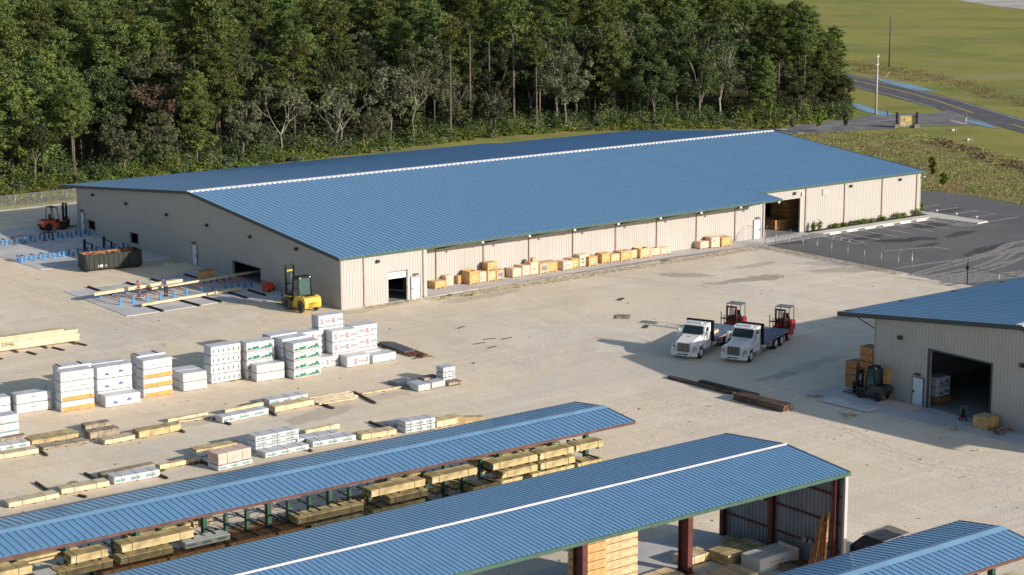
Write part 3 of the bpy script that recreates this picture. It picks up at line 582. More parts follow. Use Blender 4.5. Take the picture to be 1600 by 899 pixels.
# ================================================================ YARD GOODS
def fr(u0,v0,u1,v1,z=0.0):          # front-left & front-right ground corners -> origin, length, angle
    a=G(u0,v0,z); b=G(u1,v1,z); return a,(b-a).length,math.atan2(b.y-a.y,b.x-a.x)
def print_mesh(style,L,H):
    mb=MB(); mats=['ink_orange','ink_red','ink_pink','ink_green','ink_teal','ink_pale_green','ink_yellow_green','ink_blue','ink_grey','ink_black','strap']
    def q(x0,z0,x1,z1,mi,d=.004): mb.add([(x0,-d,z0),(x1,-d,z0),(x1,-d,z1),(x0,-d,z1)],[(0,1,2,3)],mi)
    rr=random.Random(hash((style,round(L,1)))%999+3)
    def squig(x0,z0,w,h,mi,n=6):
        for i in range(n):
            a=x0+w*i/n; q(a,z0,a+w/n*.25,z0+h*rr.uniform(.5,1),mi); q(a+w/n*.25,z0+h*.4*rr.random(),a+w/n*.75,z0+h*.4*rr.random()+h*.22,mi)
    if style=='orange':
        n=max(2,round(L/.65)); 
        for i in range(n): q(L*i/n+.02+(.05 if i==0 else 0),H*.08,L*(i+1)/n-.005,H*.47+.03*rr.random(),0)
        for i in range(1,n): q(L*i/n,H*.03,L*i/n+.015,H*.97,8)
    elif style=='orangemark': 
        q(.1,H*.08,L-.04,H*.47,0); q(L*.86,H*.15,L*.93,H*.23,9,.006); q(L*.86,H*.2,L*.885,H*.5,9,.006)
        for i in range(1,4): q(L*i/4,H*.03,L*i/4+.015,H*.97,8,.006)
    elif style=='script':
        squig(L*.10,H*.38,L*.34,H*.22,8,7); squig(L*.54,H*.42,L*.34,H*.22,8,7)
    elif style=='scriptbox':
        squig(L*.35,H*.55,L*.25,H*.2,9,6); squig(L*.15,H*.2,L*.2,H*.08,8,6); squig(L*.55,H*.25,L*.3,H*.08,8,8)
    elif style=='ess':
        xs=[.08,.55] if L>2 else [.1,.68]
        for k,f in enumerate(xs):
            text_to(mb,'S',.54*H/.95,L*f,0,H*.32,1); text_to(mb,'S',.54*H/.95,L*f+.025,-.002,H*.30,1); text_to(mb,'IERRA',.28*H/.95,L*f+.46*H/.95,0,H*.40,8)
    elif style=='essb':
        text_to(mb,'S',.66*H/.95,L*.30,0,H*.26,1); text_to(mb,'S',.66*H/.95,L*.30+.03,-.002,H*.24,1); text_to(mb,'IERRA',.28*H/.95,L*.30+.46*H/.95,0,H*.36,8); text_to(mb,'S',.6*H/.95,L*.82,0,H*.33,1)
    elif style=='blue':
        for f,g in ((.22,.3),(.62,.42)):
            x=L*f; z=H*g; mb.add([(x-.06,-.005,z),(x+.38,-.005,z),(x+.26,-.005,z+.18),(x+.16,-.005,z+.11),(x+.10,-.005,z+.24)],[(0,1,2,3,4)],7); q(x-.05,z-.07,x+.35,z-.045,8)
        for i in range(1,4): q(L*i/4-.2,H*.02,L*i/4-.185,H*.98,8)
        q(.03,H*.5,L-.03,H*.515,8)
    elif style=='tree':
        n=6
        for i in range(n):
            x=L*(i+.5)/n; z=H*.38; mb.add([(x-.07,-.005,z),(x+.09,-.005,z),(x+.01,-.005,z+.28)],[(0,1,2)],3); q(x-.12,z-.08,x+.16,z-.04,8)
        squig(L*.72,H*.66,L*.2,H*.14,1,4); squig(L*.78,H*.2,L*.2,H*.14,1,5)
    elif style=='greenlines':
        for i in range(9):
            x=L*(i+.3)/9.5; 
            for k in range(3): z=H*(.12+.27*k); mb.add([(x,-.005,z),(x+.24,-.005,z+.09),(x+.22,-.005,z+.12),(x-.01,-.005,z+.02)],[(0,1,2,3)],5)
    elif style=='land':
        def hill(x0,w,mi,h,d): 
            P=[(x0,-d,H*.18)]+[(x0+w*t,-d,H*(.18+h*(math.sin(math.pi*t)**.8)*(.75+.25*math.sin(9*t+x0)))) for t in [i/8 for i in range(1,8)]]+[(x0+w,-d,H*.18)]; mb.add(P,[tuple(range(len(P)))],mi)
        for i in range(2):
            x=.05+i*(L-.1)/2; w=(L-.1)/2; hill(x,w*.62,3,.40,.004); hill(x+w*.34,w*.64,3,.60,.006); hill(x+w*.22,w*.34,4,.30,.008); hill(x+w*.60,w*.3,4,.36,.010); q(x+w*.5,H*.82,x+w*.74,H*.90,4)
        q(.04,H*.02,L-.02,H*.13,2)
    elif style=='yg':
        for f in (.12,.34,.62,.82):
            x=L*f; z=H*.55; mb.add([(x,-.005,z+.12),(x+.3,-.005,z+.14),(x+.16,-.005,z-.03)],[(0,1,2)],6)
        q(.05,H*.2,L-.05,H*.225,5)
    elif style=='teal':
        n=3
        for i in range(n):
            x=L*(i+.1)/n; w=L/n*.62
            for k in range(10): q(x+w*k/10,H*.30,x+w*(k+.72)/10,H*.62,4 if (k%3) else 3)
            q(x,H*.70,x+w,H*.76,8)
    elif style=='band': q(.03,H*.12,L-.03,H*.20,4); squig(L*.3,H*.5,L*.4,H*.16,8,8); squig(L*.3,H*.26,L*.25,H*.14,1,5)
    elif style=='endS': pass
    return mb,mats
def wrapped(label,org,L,D,H,rz,style='plain',group=None,z=0,name='lumber_pack',straps=0,wrap='wrap_white',bearers=True,topstrap=False):
    t=thing(name,label,'lumber pack',(org.x,org.y,z),rz,group)
    mb=MB(); b=.05 if bearers else 0
    mb.bev(0,0,b,L,D,H-.01,.045 if H>.5 else .03)
    mb.build('wrapper',wrap,t)
    if bearers:
        for x in ([.25,L/2-.05,L-.35] if L<3.2 else [.3,L*.36,L*.64,L-.4]): MB().box(x,.02,0,x+.09,D-.02,b).build('bearer','wood_dark',t)
    if style!='plain':
        mb,ms=print_mesh(style,L,H); 
        if mb.F: tag(mb.build('printed_marking',ms,t),None)
    if straps:
        for i in range(straps):
            x=L*(i+.5)/straps; MB().box(x-.012,-.006,b,x+.012,D+.006,H-.001).build('strap','strap',t)
    if topstrap:
        for x in (.18,L*.72): MB().box(x,.05,H,x+.10,D-.1,H+.03).build('batten','wood_dark',t)
    return t
def boards(mb,L,D,H,nx,nz,jit=.03,bw=None,seed=0):
    r=random.Random(seed); w=D/nx; h=H/nz
    for k in range(nz):
        for i in range(nx):
            a=r.uniform(0,jit) ; b=r.uniform(0,jit)
            mb.box(a,i*w+.004,k*h+.002,L-b,(i+1)*w-.004,(k+1)*h-.002)
def lumber(label,org,L,D,H,rz=0,matn='wood_fresh',group=None,z=0,name='lumber_pack',nx=7,nz=4,bearers=True,cat='lumber pack',tilt=0,straps=2,seed=0):
    t=thing(name,label,cat,(org.x,org.y,z),rz,group)
    mb=MB(); b=.06 if bearers else 0
    boards(mb,L,D,H-b,nx,nz,seed=seed+int(L*10)); o=mb.build('boards',matn,t,(0,0,b))
    if bearers:
        for x in (.25,L/2,L-.35): MB().box(x,-.04,0,x+.09,D+.04,b).build('bearer','wood_dark',t)
    for i in range(straps):
        x=L*(i+.6)/(straps+.2); MB().box(x-.012,-.01,b,x+.012,D+.01,H+.006).build('strap','strap',t)
    return t
# ---- back row of tall white wrapped stacks; (fl px, fr px), depth, unit height, list of styles bottom->top
GW='white wrapped lumber packs in the tall stacks'
def stack(px,D,uh,styles,where,back=0,dx=0,desc='pack',wrap='wrap_white',L=None,top=None):
    a,Ln,rz=fr(*px); rz=max(-.06,min(.06,rz)); Ln=L or Ln
    a=Vector((a.x+dx,a.y+back,0)); z=0; n=len(styles)
    sd={'orange':'with an orange band','orangemark':'with an orange band and dark mark','script':'with faint grey script','scriptbox':'with small dark lettering','ess':'with red S logo','essb':'with red S logo','blue':'with small blue logos','tree':'with tiny green tree prints','greenlines':'with pale green slanted lines','land':'with green landscape print','yg':'with yellow-green marks','plain':'without print','band':'with thin green line','teal':'with teal lettering'}
    for k,st in enumerate(styles):
        lev=('' if n==1 else ('top, ' if k==n-1 else ('bottom, ' if k==0 else ('second up, ' if k==1 else 'third up, ')))) 
        j=random.uniform(-.03,.03)
        wrapped(f'{desc} {sd[st]}, {lev}{where}',Vector((a.x+j,a.y+random.uniform(-.02,.02),0)),Ln,D,uh,rz,st,GW,z,straps=0,wrap=wrap,topstrap=(top and k==n-1),bearers=True); z+=uh+.006
stack((-22,695,31,685.5),1.2,.60,['band','band','band'],'stack cut by the left frame edge')
stack((-20,652,19.5,647.5),1.2,.65,['plain','plain'],'far left stack behind another')
stack((27,648,82.6,640),1.2,.72,['scriptbox','scriptbox'],'second low stack from left')
stack((96.4,644.7,149.4,637.2),1.25,.745,['orange','orangemark','script','script'],'front stack with two orange bands')
stack((96.4,644.7,149.4,637.2),1.2,.76,['orange','plain','plain','plain','orange'][0:1]+['plain','plain','orange'],'rear stack behind two orange bands',back=1.45,dx=.55,top=True)
stack((165.2,638,220.8,630),1.2,.86,['blue'],'in front of blue logo stacks')
stack((165.2,638,220.8,630),1.2,.93,['plain','blue','blue'],'blue logo stack',back=1.35,dx=.05)
stack((165.2,638,220.8,630),1.2,.93,['plain','plain','plain'],'rear stack behind blue logos',back=2.7,dx=.1)
stack((225.3,622.7,270.3,615.2),1.25,.72,['orange','orange','orange','script'],'front stack with three orange bands')
stack((225.3,622.7,270.3,615.2),1.2,.74,['plain','plain','plain','plain'],'rear stack behind three orange bands',back=1.4,dx=.2,top=True)
stack((286.6,612.7,325,607.7),1.2,.70,['greenlines','greenlines'],'low pale green stack',wrap='wrap_white')
stack((286.6,612.7,325,607.7),1.2,.70,['plain','plain'],'behind low pale green stack',back=1.25,dx=.05)
stack((331,600.7,377.5,593.1),1.25,.735,['tree','tree','tree','tree'],'stack with tiny trees and red text')
stack((387,594,431,587.5),1.25,.735,['land','land','land','land'],'left green landscape stack')
stack((398.8,596.4,443.4,590),1.2,.66,['yg','yg'],'low stack before green landscapes',back=-.3)
stack((460,593.4,502,585.6),1.25,.715,['land','land','land','land'],'right green landscape stack')
stack((460,593.4,502,585.6),1.25,.74,['plain','plain','plain','plain'],'rear stack behind right landscapes',back=1.5,dx=-.1,wrap='wrap_grey')
stack((460,593.4,502,585.6),1.25,.755,['plain','plain','plain','plain'],'rearmost stack behind right landscapes',back=2.9,dx=-.4)
stack((486,578.5,528.2,571.5),1.25,.86,['ess'],'beside right landscape stack',L=2.6)
stack((486,578.5,528.2,571.5),1.25,.93,['ess','ess','ess'],'narrow red logo stack right of landscapes',back=1.35,dx=-.45,L=2.5)
stack((542.7,575,578,569.4),1.3,.88,['essb'],'before the tallest red logo stack')
stack((542.7,575,578,569.4),1.2,.93,['ess','ess','ess'],'tallest stack of red logos, front part',back=1.45,dx=-.45,L=2.3)
stack((542.7,575,578,569.4),1.2,.97,['plain','plain','plain','ess'],'tallest stack of red logos, rear part',back=2.75,dx=-.9,L=2.3)
stack((542.7,575,578,569.4),1.2,.94,['plain','ess','ess'],'right end red logo stack',back=1.9,dx=1.75,L=2.35)
stack((582.8,569.6,619,562.6),1.25,.70,['band'],'right end of the stack row')
stack((582.8,569.6,619,562.6),1.2,.74,['plain'],'behind right end pack',back=1.35,dx=-.6)
# ---- long beams at far left with handwritten number
a=G(125,534); t=thing('timber_beam_stack','long stack of pale timber beams with a handwritten number on its side','timber stack',(a.x,a.y,0),math.pi+R(-2.5))
mb=MB(); r=random.Random(5)
for k in range(5):
    for i in range(3): mb.box(-.0+r.uniform(0,.3) if k>2 else r.uniform(0,.06),-.02-i*.32-.3,.12+k*.2,11,-.02-i*.32,.12+k*.2+.19)
for i in range(3): mb.box(1.4,-.32-i*.32,1.13,11,-.02-i*.32,1.28)
mb.build('beam','wood_pale',t)
for x in (.6,3.2,5.8,8.4): MB().box(x,-1.1,0,x+.18,.9,.11).build('bearer','wood_dark',t)
me=text_data('5946',.55,'ink_faint'); o=put('handwritten_number',me,t); o.rotation_euler=(R(90),0,math.pi); o.location=(6.9,.0,.42)
# ---- ground packs: (label, px fl, px fr, H, D, kind, extra)
GL='low lumber packs laid out in rows in the yard'
def lp(label,px,H,D,matn='wood_pale',nx=6,nz=3,**k):
    a,L,rz=fr(*px); return lumber(label,a,L,D,H,rz,matn,GL,nx=nx,nz=nz,seed=int(px[0]),**k)
def wp(label,px,H,D,style='teal',dx=0,dy=0,z=0,**k):
    a,L,rz=fr(*px); return wrapped(label,Vector((a.x+dx,a.y+dy,0)),L,D,H,rz,style,'white wrapped packs in the low yard rows',z,straps=3,**k)
lp('pale lumber pack nearest the lower left corner of the yard',(13.8,795.2,93,779),.36,.95)
lp('pale lumber pack right of the lowest left pack',(96.4,774,171.5,760.7),.38,.95)
lp('weathered lumber strip behind the wrapped pack with teal lettering',(160,750,243,733),.36,.7,'wood_grey')
wp('white wrapped lumber pack with teal lettering near the narrow roof at left',(179,758.2,250,745),.50,1.1)
lp('thin yellow lumber pack pointing toward the pink pack',(250,735,313,722.6),.33,.45,'wood_fresh',3,3)
a,L,rz=fr(341.7,737,393,725); lumber('thick pinkish timber pack lying on a wrapped pack beside the narrow roof',a,L,1.25,.80,rz,'wood_pink',GL,nx=4,nz=4,bearers=True,z=.36)
wrapped('white wrapped pack with teal lettering under the thick pinkish timber',a,L+.1,1.3,.35,rz,'teal','white wrapped packs in the low yard rows')
wp('lumber pack under white cloth with wood showing on top, left of the triple stack',(309.6,715.6,379,702.6),.30,1.1,'plain'); a,L,rz=fr(309.6,715.6,379,702.6); lumber('greyed boards on top of a white wrapped pack left of the triple stack',Vector((a.x,a.y+.25,0)),L,.9,.16,rz,'wood_treated',GL,z=.31,nx=5,nz=1,bearers=False,straps=0)
lp('yellow lumber pack in the middle of the left yard rows',(217.8,686.3,282.4,673.8),.52,1.0,'wood_treated')
lp('short low lumber pack before the split grey pack',(164,696.3,211.5,687),.34,1.0)
lp('grey topped lumber pack leaning on its neighbour in the left rows',(141.4,687.6,187.7,678.8),.50,1.0,'wood_grey')
lp('rear half of the leaning grey lumber pair in the left rows',(134,676,174,669),.50,.8,'wood_grey')
lp('slim lumber strip alone above the yellow lumber pack',(262.8,661.3,325.4,649.5),.26,.40,'wood_pale',3,2)
lp('second slim lumber strip just before the lone strip',(280,662,332,653.2),.14,.3,'wood_pale',2,1)
lp('wide pack of greenish boards left of the split pack',(50,696.3,124,683.8),.34,1.5,'wood_treated',8,2)
lp('loose greyed boards flat on sand at left',(68,704,139,692),.18,1.2,'wood_grey',6,1,jit=.5) if 0 else lp('loose greyed boards lying flat before the wide greenish pack',(68,704,139,692),.16,1.1,'wood_grey',5,1)
wp('white wrapped pack with teal lettering at the left frame edge',(-12,708.5,47.5,698),.38,1.0)
lp('weathered boards behind the wrapped pack at the left frame edge',(-14,700,42,690),.50,.6,'wood_grey')
lp('pale lumber pack at the left frame edge below the wrapped one',(-14,722,61,709.6),.40,.9,'wood_pale')
wp('white wrapped pack with teal lettering, left one of a staggered pair',(348,662.5,420,647.6),.48,1.0); lp('long pale timber lying behind the staggered white pack',(352,650,412,637.5),.42,.35,'wood_fresh',2,2)
wp('white wrapped pack with teal lettering behind a yellow lumber pack',(421.4,635,481.4,624.5),.45,1.1); lp('yellow lumber pack in front of a white wrapped pack, upper row',(430,645.6,491.4,633.5),.45,1.0,'wood_fresh')
lp('slender long timber running to the loose dark poles',(566.5,618,631.6,606.3),.14,.25,'wood_fresh',2,1)
# loose planks fanned
a,L,rz=fr(501.4,633.8,561.5,623.8); t=thing('plank_pile','fan of loose pale planks lying on dark bearers','lumber pack',(a.x,a.y,0),rz,GL); mb=MB()
for i in range(7): mb.beam((random.uniform(-.2,.2),i*.26,.12+.02*i),(L+random.uniform(-.4,.1),i*.26+random.uniform(-.05,.1),.14+.02*i),.2,.09)
mb.build('boards','wood_pale',t); MB().box(.5,-.1,0,.62,1.9,.08).build('bearer','wood_dark',t)
for k,(st,nm) in enumerate([('teal','bottom'),('teal','middle'),('teal','top')]): wp(f'white wrapped pack, {nm} of the three-high low stack',(400,707.6,467.5,694),.37,1.15,st,z=k*.376)
wp('white wrapped pack lying in front of the three-high low stack',(415,717,483,702.6),.38,1.1)
wp('front half of a double white wrapped pack with teal lettering',(489,700,556.5,688.9),.42,1.15); wp('rear half of a double white wrapped pack with teal lettering',(489,700,556.5,688.9),.42,1.1,dy=1.25,dx=-.5); lp('long yellow timber behind the double white pack',(478,682.5,531,671),.42,.4,'wood_fresh',2,2)
lp('yellow lumber pack with grey top, right of the double white pack',(565.3,688.9,620,680),.42,1.05,'wood_fresh')
wp('lower white wrapped pack of the pair near the narrow roof tip',(634,678,680.4,670),.42,1.15); wp('upper white wrapped pack of the pair near the narrow roof tip',(634,678,680.4,670),.42,1.1,z=.43); wp('low white pack behind the pair near the narrow roof tip',(612,668,640,663),.3,1.0,'plain')
lp('yellow lumber pack right of the two-high white pair',(683,669.6,724,660.6),.48,1.1,'wood_fresh')
wp('small white wrapped pack, left one of the far small group',(654,612.7,673,609),.52,1.6,'plain'); wp('small white wrapped pack in the middle of the far small group',(675.4,607.7,696,603.4),.48,1.0,'plain')
for k,nm in enumerate(('bottom','middle','top')): wp(f'small white wrapped pack, {nm} of the far three-high stack',(693,599,711.7,595.5),.40,1.0,'ess' if k<2 else 'plain',z=k*.406)
lp('short weathered pack right of the far three-high stack',(701.7,604,723,600),.26,.9,'wood_grey'); lp('short weathered pack left of the far three-high stack',(663,597.7,685.4,592.7),.3,.8,'wood_grey')
a,L,rz=fr(636,609,662,603); t=thing('tarpaulin','grey tarpaulin spread over a low pile behind the far small packs','tarpaulin',(a.x,a.y,0),rz); MB().bev(0,0,0,L,2.4,.28,.12).build('sheet','steel_grey',t)
a,L,rz=fr(688,669,706,667)
# bearers / poles lying on the sand
GB='dark timber bearers lying on the sand'
def bearer(label,p,q,w=.16,h=.14,matn='wood_dark',cat='timber',g=GB,name='timber_bearer',n=1):
    a=G(*p);b=G(*q); d=b-a; t=thing(name,label,cat,(a.x,a.y,0),math.atan2(d.y,d.x),g); mb=MB()
    for i in range(n): mb.box(random.uniform(0,.2),-w/2+i*w*1.1-n*w*.5,0.0,d.length-random.uniform(0,.2),w/2+i*w*1.1-n*w*.5,h)
    mb.build('timber',matn,t); return t
for p,q,l in [((552.8,613),(589,631.5),'dark timber bearer, longest one, lying alone right of the plank fan'),((500,631.5),(525,640),'dark bearer sticking out before the plank fan'),((56,754),(79,769),'dark bearer near the lower left lumber packs'),((121,774.5),(139,778.5),'short dark bearer in front of the lower left packs'),((132.7,740),(152,750),'dark bearer behind the teal lettered pack at left'),((250,743),(264,749),'dark bearer at the right end of the teal lettered pack'),((314,720.5),(328,728),'dark bearer between the thin yellow and pink packs'),((335,655),(362.7,664.6),'dark bearer left of the staggered white pack'),((282.5,673),(291.5,677.5),'short dark bearer right of the middle yellow pack'),((61,703),(77,714),'dark bearer under the loose greyed boards'),((420,643),(435,651.5),'dark bearer between the two white packs of the upper row'),((375,635),(402,630),'dark bearer behind the upper row of packs'),((578,660),(605,671),'dark bearer left of the low white pack'),((484,704),(490,707),'short dark bearer between white packs near the roof'),((387,640),(400,630),'dark timber scrap behind staggered white pack')]:
    bearer(l,p,q)
for p,q,l in [((43,550),(60,555),'bearer under the right part of the long beams'),((82,543),(102,548),'bearer under the middle of the long beams'),((119,536),(139,541),'bearer at the right end of the long beams'),((-4,560),(7,562),'bearer under the long beams at the frame edge')]: bearer(l,p,q,.2,.1,'wood_dark')
bearer('bundle of dark greenish timbers lying askew beside the narrow roof tip',(703,661),(757,659),.14,.45,'wood_treated','timber bundle',None,'timber_bundle',4)
a,L_,rz_=fr(1146,625,1226,645); t=thing('timber_bundle','long stack of dark brown timbers lying on the sand edge of the shade','timber bundle',(a.x,a.y,0),rz_); boards(mb:=MB(),L_,1.1,.44,6,3,.12,seed=3); mb.build('boards','wood_dark',t,(0,-.1,.06)); [MB().box(x,-.1,0,x+.1,1.05,.06).build('bearer','wood_grey',t) for x in(.4,L_/2,L_-.5)]
bearer('long thin row of dark timbers left of the thick brown stack',(1045,590),(1145,616),.17,.16,'wood_dark','timber bundle',None,'timber_bundle',3)
bearer('row of reddish dark timbers behind the thick brown stack',(1093,596),(1185,619),.17,.14,'wood_dark','timber bundle',None,'timber_bundle',3)
# rusty steel bundle
a=G(597,536); b=G(659,559); d=b-a; t=thing('steel_bundle','bundle of rusty steel sections on the sand beside the red logo stacks','steel bundle',(a.x,a.y,0),math.atan2(d.y,d.x)); mb=MB()
for i in range(9): mb.beam((random.uniform(0,1),-.7+.17*i,.1+random.uniform(0,.05)),(d.length+random.uniform(-.8,.5),-.7+.17*i+random.uniform(-.1,.1),.1+random.uniform(0,.05)),.09,.12)
mb.build('bar','rust',t); mb=MB()
for i in range(5): mb.beam((random.uniform(0,1),-.6+.2*i,.24),(d.length*.75,-.6+.2*i,.24),.1,.08)
mb.build('bar','steel_grey',t)
for x in (1.5,4,6.5): MB().box(x,-.9,0,x+.12,.95,.06).build('bearer','wood_dark',t)
# ---- plywood crates along the warehouse wall
CR=[((680,452.6),(695.6,449.6),.72,'ply',0),((697,448.9),(708.8,447.6),1.12,'film',0),((716.3,444.6),(726.4,443),.85,'ply',0),((733.9,445.6),(748,443),1.35,'open',0),((749.4,442.6),(760.6,441),1.12,'film',0),((762,440.6),(775,438.9),1.05,'ply',0),((776,438.4),(787.7,436.4),.98,'mark',0),((801.5,435),(814.7,432.6),.95,'film',0),((816.5,432.6),(827.7,430),1.1,'film',0),((829,430.9),(842,428.9),1.35,'film',0),((843.3,428.9),(854.8,426.4),1.08,'mark',0),((856.5,426.4),(870.8,424.4),1.05,'ply',0),((880.3,423.4),(892.3,420.6),.95,'film',0),((893.3,420.6),(904,418.9),1.0,'mark',0),((905.8,418),(919,415),1.3,'film',0),((920.4,417),(933.4,415),1.02,'mark',0),((940.4,412.6),(953.4,410.6),1.05,'ply',0),((954.9,410.8),(969,408.3),.85,'ply',0),((970.4,408.8),(985,405.8),1.0,'ply',0),((986,405.6),(999.7,403),1.0,'open',0),((1000.5,404.6),(1015,401.3),1.08,'open',0),((1016.7,401.3),(1031.8,398.8),.85,'filmopen',0),((1032.5,398.9),(1049.6,397),.78,'film',0),((1094.5,390),(1109.6,387.6),.82,'film',0),((1111.4,388.4),(1126.4,386.9),1.18,'film',0),((1127.7,386.4),(1142.7,383),1.0,'ply',0)]
GC='plywood crates lined up along the warehouse wall'
CN={'ply':'closed plywood crate','film':'plywood crate in printed plastic film','open':'open-topped plywood crate','mark':'plywood crate with a grey stencil patch','filmopen':'open crate in printed film'}
def crate(label,org,L,D,H,rz,kind,z,seed=0):
    t=thing('plywood_crate',label,'crate',(org.x,org.y,z),rz,GC); r=random.Random(seed); w='film_wrap' if kind.startswith('film') else r.choice(['plywood','plywood','plywood_pale']); b=.1
    if 'open' in kind:
        mb=MB(); th=.05; mb.box(0,0,b,L,th,H*.97); mb.box(0,D-th,b,L,D,H); mb.box(0,th,b,th,D-th,H*.98); mb.box(L-th,th,b,L,D-th,H*.9); mb.box(th,th,b,L-th,D-th,b+.05); mb.build('side_panel',w,t)
    else:
        mb=MB(); (mb.bev(0,0,b,L,D,H-.03,.07) if kind=='film' else mb.box(0,0,b,L,D,H-.03)); mb.build('side_panel',w,t)
        if kind!='film': MB().box(-.02,-.02,H-.03,L+.02,D+.02,H).build('lid','plywood_pale',t)
    for x in (0,L-.09): MB().box(x,-.022,b,x+.09,-.001,H-.04).build('batten','plywood',t) if kind!='film' else None
    if kind in('mark',): MB().box(L*.2,-.006,b+H*.2,L*.85,-.001,H*.75).build('stencil_patch','ink_pale_green' if seed%2 else 'ink_grey',t)
    if kind.startswith('film'):
        mb=MB(); 
        for q in range(4): x=L*r.uniform(.08,.6); zz=b+H*r.uniform(.1,.65); mb.box(x,-.007,zz,x+L*r.uniform(.15,.32),-.001,zz+H*r.uniform(.05,.13))
        mb.build('film_print',r.choice(['ink_pink','ink_grey','ink_pink']),t)
    for x in (.05,L/2-.05,L-.15): MB().box(x,0.02,0,x+.1,D-.02,b-.002).build('skid','plywood_pale',t)
    return t
for i,(p,q,H,k,_) in enumerate(CR):
    a,L,rz=fr(*p,*q,.03); D=1.15 if L>.9 else .9
    crate(f'{CN[k]}, {ORD[i]} from the left by the wall',a,min(L,1.5),D,H,max(-.05,min(.05,rz)),k,.03,i)
a=G(762.5,440.6,.03); crate('small closed crate resting on top of the crate row',Vector((a.x+.05,a.y+.1,0)),1.15,.95,.78,0,'ply',1.09,55)
a=G(836,430.9,.03); crate('tiny wooden box on top of a film wrapped crate',Vector((a.x,a.y+.4,0)),.42,.4,.35,0,'ply',1.385,56)
# ---- goods beside / inside the workshop
GO='stacks of brown sheet board by the workshop corner'
for nm,p0,n,h,L,D,dz in [('tall',(15.75,-50.65),6,.57,1.2,1.3,0),('low',(15.5,-49.25),4,.52,1.2,1.1,0)]:
    for k in range(n):
        t=thing('board_pack',f'brown sheet board pack, {("top" if k==n-1 else ORD[k]+" from bottom")} of the {nm} stack by the workshop corner','board pack',(p0[0]-.1+random.uniform(-.03,.03),p0[1]+.0,k*h+.03),0,GO)
        mb=MB()
        for j in range(6): mb.box(random.uniform(0,.02),random.uniform(0,.02),.04+j*(h-.05)/6,L,D if nm=='tall' else D,.04+(j+1)*(h-.05)/6-.006)
        mb.build('sheets','osb',t); MB().box(.1,.0,0,.2,D,.04).build('bearer','wood_dark',t); MB().box(L-.2,.0,0,L-.1,D,.04).build('bearer','wood_dark',t)
a=G(1286,629.5); wrapped('long flat white wrapped pack lying in shade before the workshop',G(1287,627),4.3,1.15,.25,0,'plain',None,0).rotation_euler=(0,0,R(-84))
# place that pack along the wall direction
o=[x for x in col.objects if x.get('label','').startswith('long flat white')][0]; p=G(1286,629.5); o.location=(p.x,p.y+.2,0)
t=thing('board_pack','flat reddish board leaning low on the apron before the workshop door','board pack',(13.7,-53.2,.03),R(-88)); mb=MB(); [mb.box(0,i*.0,.02+i*.03,3.2,1.1,.045+i*.03) for i in range(3)]; mb.build('sheets','wood_pink',t); MB().box(.3,0,0,.4,1.1,.02).build('bearer','wood_dark',t)
p=G(1400,585); t=thing('plywood_sheet','upright curved plywood sheets leaning on the workshop wall','plywood sheet',(15.2,-52.5,.03),R(0)); mb=MB(); mb.beam((0,0,0),(.33,0,2.35),1.0,.07); mb.beam((.06,-.1,0),(.36,-.1,2.2),.9,.05); mb.build('sheets','plywood',t)
p=G(1552,672,.03); t=thing('plywood_crate','plywood cube crate beside the open workshop bay','crate',(13.9,-61.9,.035),R(2)); MB().box(0,-1.3,.1,1.25,0,.85).build('side_panel','plywood',t); MB().box(-.02,-1.32,.851,1.27,.02,.88).build('lid','plywood_pale',t); [MB().box(x,-1.3,0,x+.1,0,.098).build('skid','plywood_pale',t) for x in (.05,.6,1.1)]
def debris(name,label,c,n,r,l,matn,z=0,cat='debris',up=.15):
    t=thing(name,label,cat,(c[0],c[1],z)); mb=MB(); rr=random.Random(int(c[0]*7+c[1]))
    for i in range(n):
        x,y=rr.uniform(-r,r),rr.uniform(-r,r)*.8; a=rr.uniform(0,3.1); q=rr.uniform(.4,1)*l; mb.beam((x-q/2*math.cos(a),y-q/2*math.sin(a),.05+rr.random()*up),(x+q/2*math.cos(a),y+q/2*math.sin(a),.05+rr.random()*up),.1,.04)
    mb.build('scrap',matn,t); return t
debris('scrap_wood','heap of broken boards right of the plywood cube crate',(14.4,-64.2),10,.7,1.3,'rust',.03,up=.35); debris('scrap_wood','splintered yellow wood bits on the apron edge',(12.2,-61.3),5,.5,.9,'wood_fresh')
p=G(1330,650); debris('scrap_wood','broken timber lying before the long white pack',(p.x,p.y),4,.4,1.9,'wood_treated')
p=G(1532,705); debris('scrap_wood','single light stick lying in sun near the workshop shade',(p.x,p.y),2,.2,1.0,'wood_fresh',up=.02)
p=G(1270,621); debris('scrap_wood','thin sticks left of the long white pack',(p.x,p.y),3,.5,1.1,'wood_grey',up=.04)
for i,(u,v,l) in enumerate([(765,530,'left one of thin dark sticks on the open sand'),(749,537,'tiny dark stick on the open sand'),(792,529,'right one of thin dark sticks on the open sand'),(769,543,'lower one of thin dark sticks on the open sand'),(721,512,'tiny dark speck of litter on the sand'),(970,468,'short dark slab of bark near the warehouse apron'),(1009,511,'dark mat left of the parked trucks'),(985,496,'flat pale pallet lying alone on the sand')]):
    p=G(u,v); t=thing('stick' if i<5 else 'loose_board',l,'litter',(p.x,p.y,0),R(-10+8*i)); mb=MB()
    if i==7: [mb.box(-.8,.16*k,.08,.8,.16*k+.11,.1) for k in range(8)]; [mb.box(x,0,0,x+.08,1.25,.08) for x in(-.8,-.04,.72)]; mb.build('slats','wood_grey',t)
    else: mb.box(-.55,-.05 if i<5 else -.2,0,.55,.05 if i<5 else .2,.05); mb.build('timber','wood_dark',t)
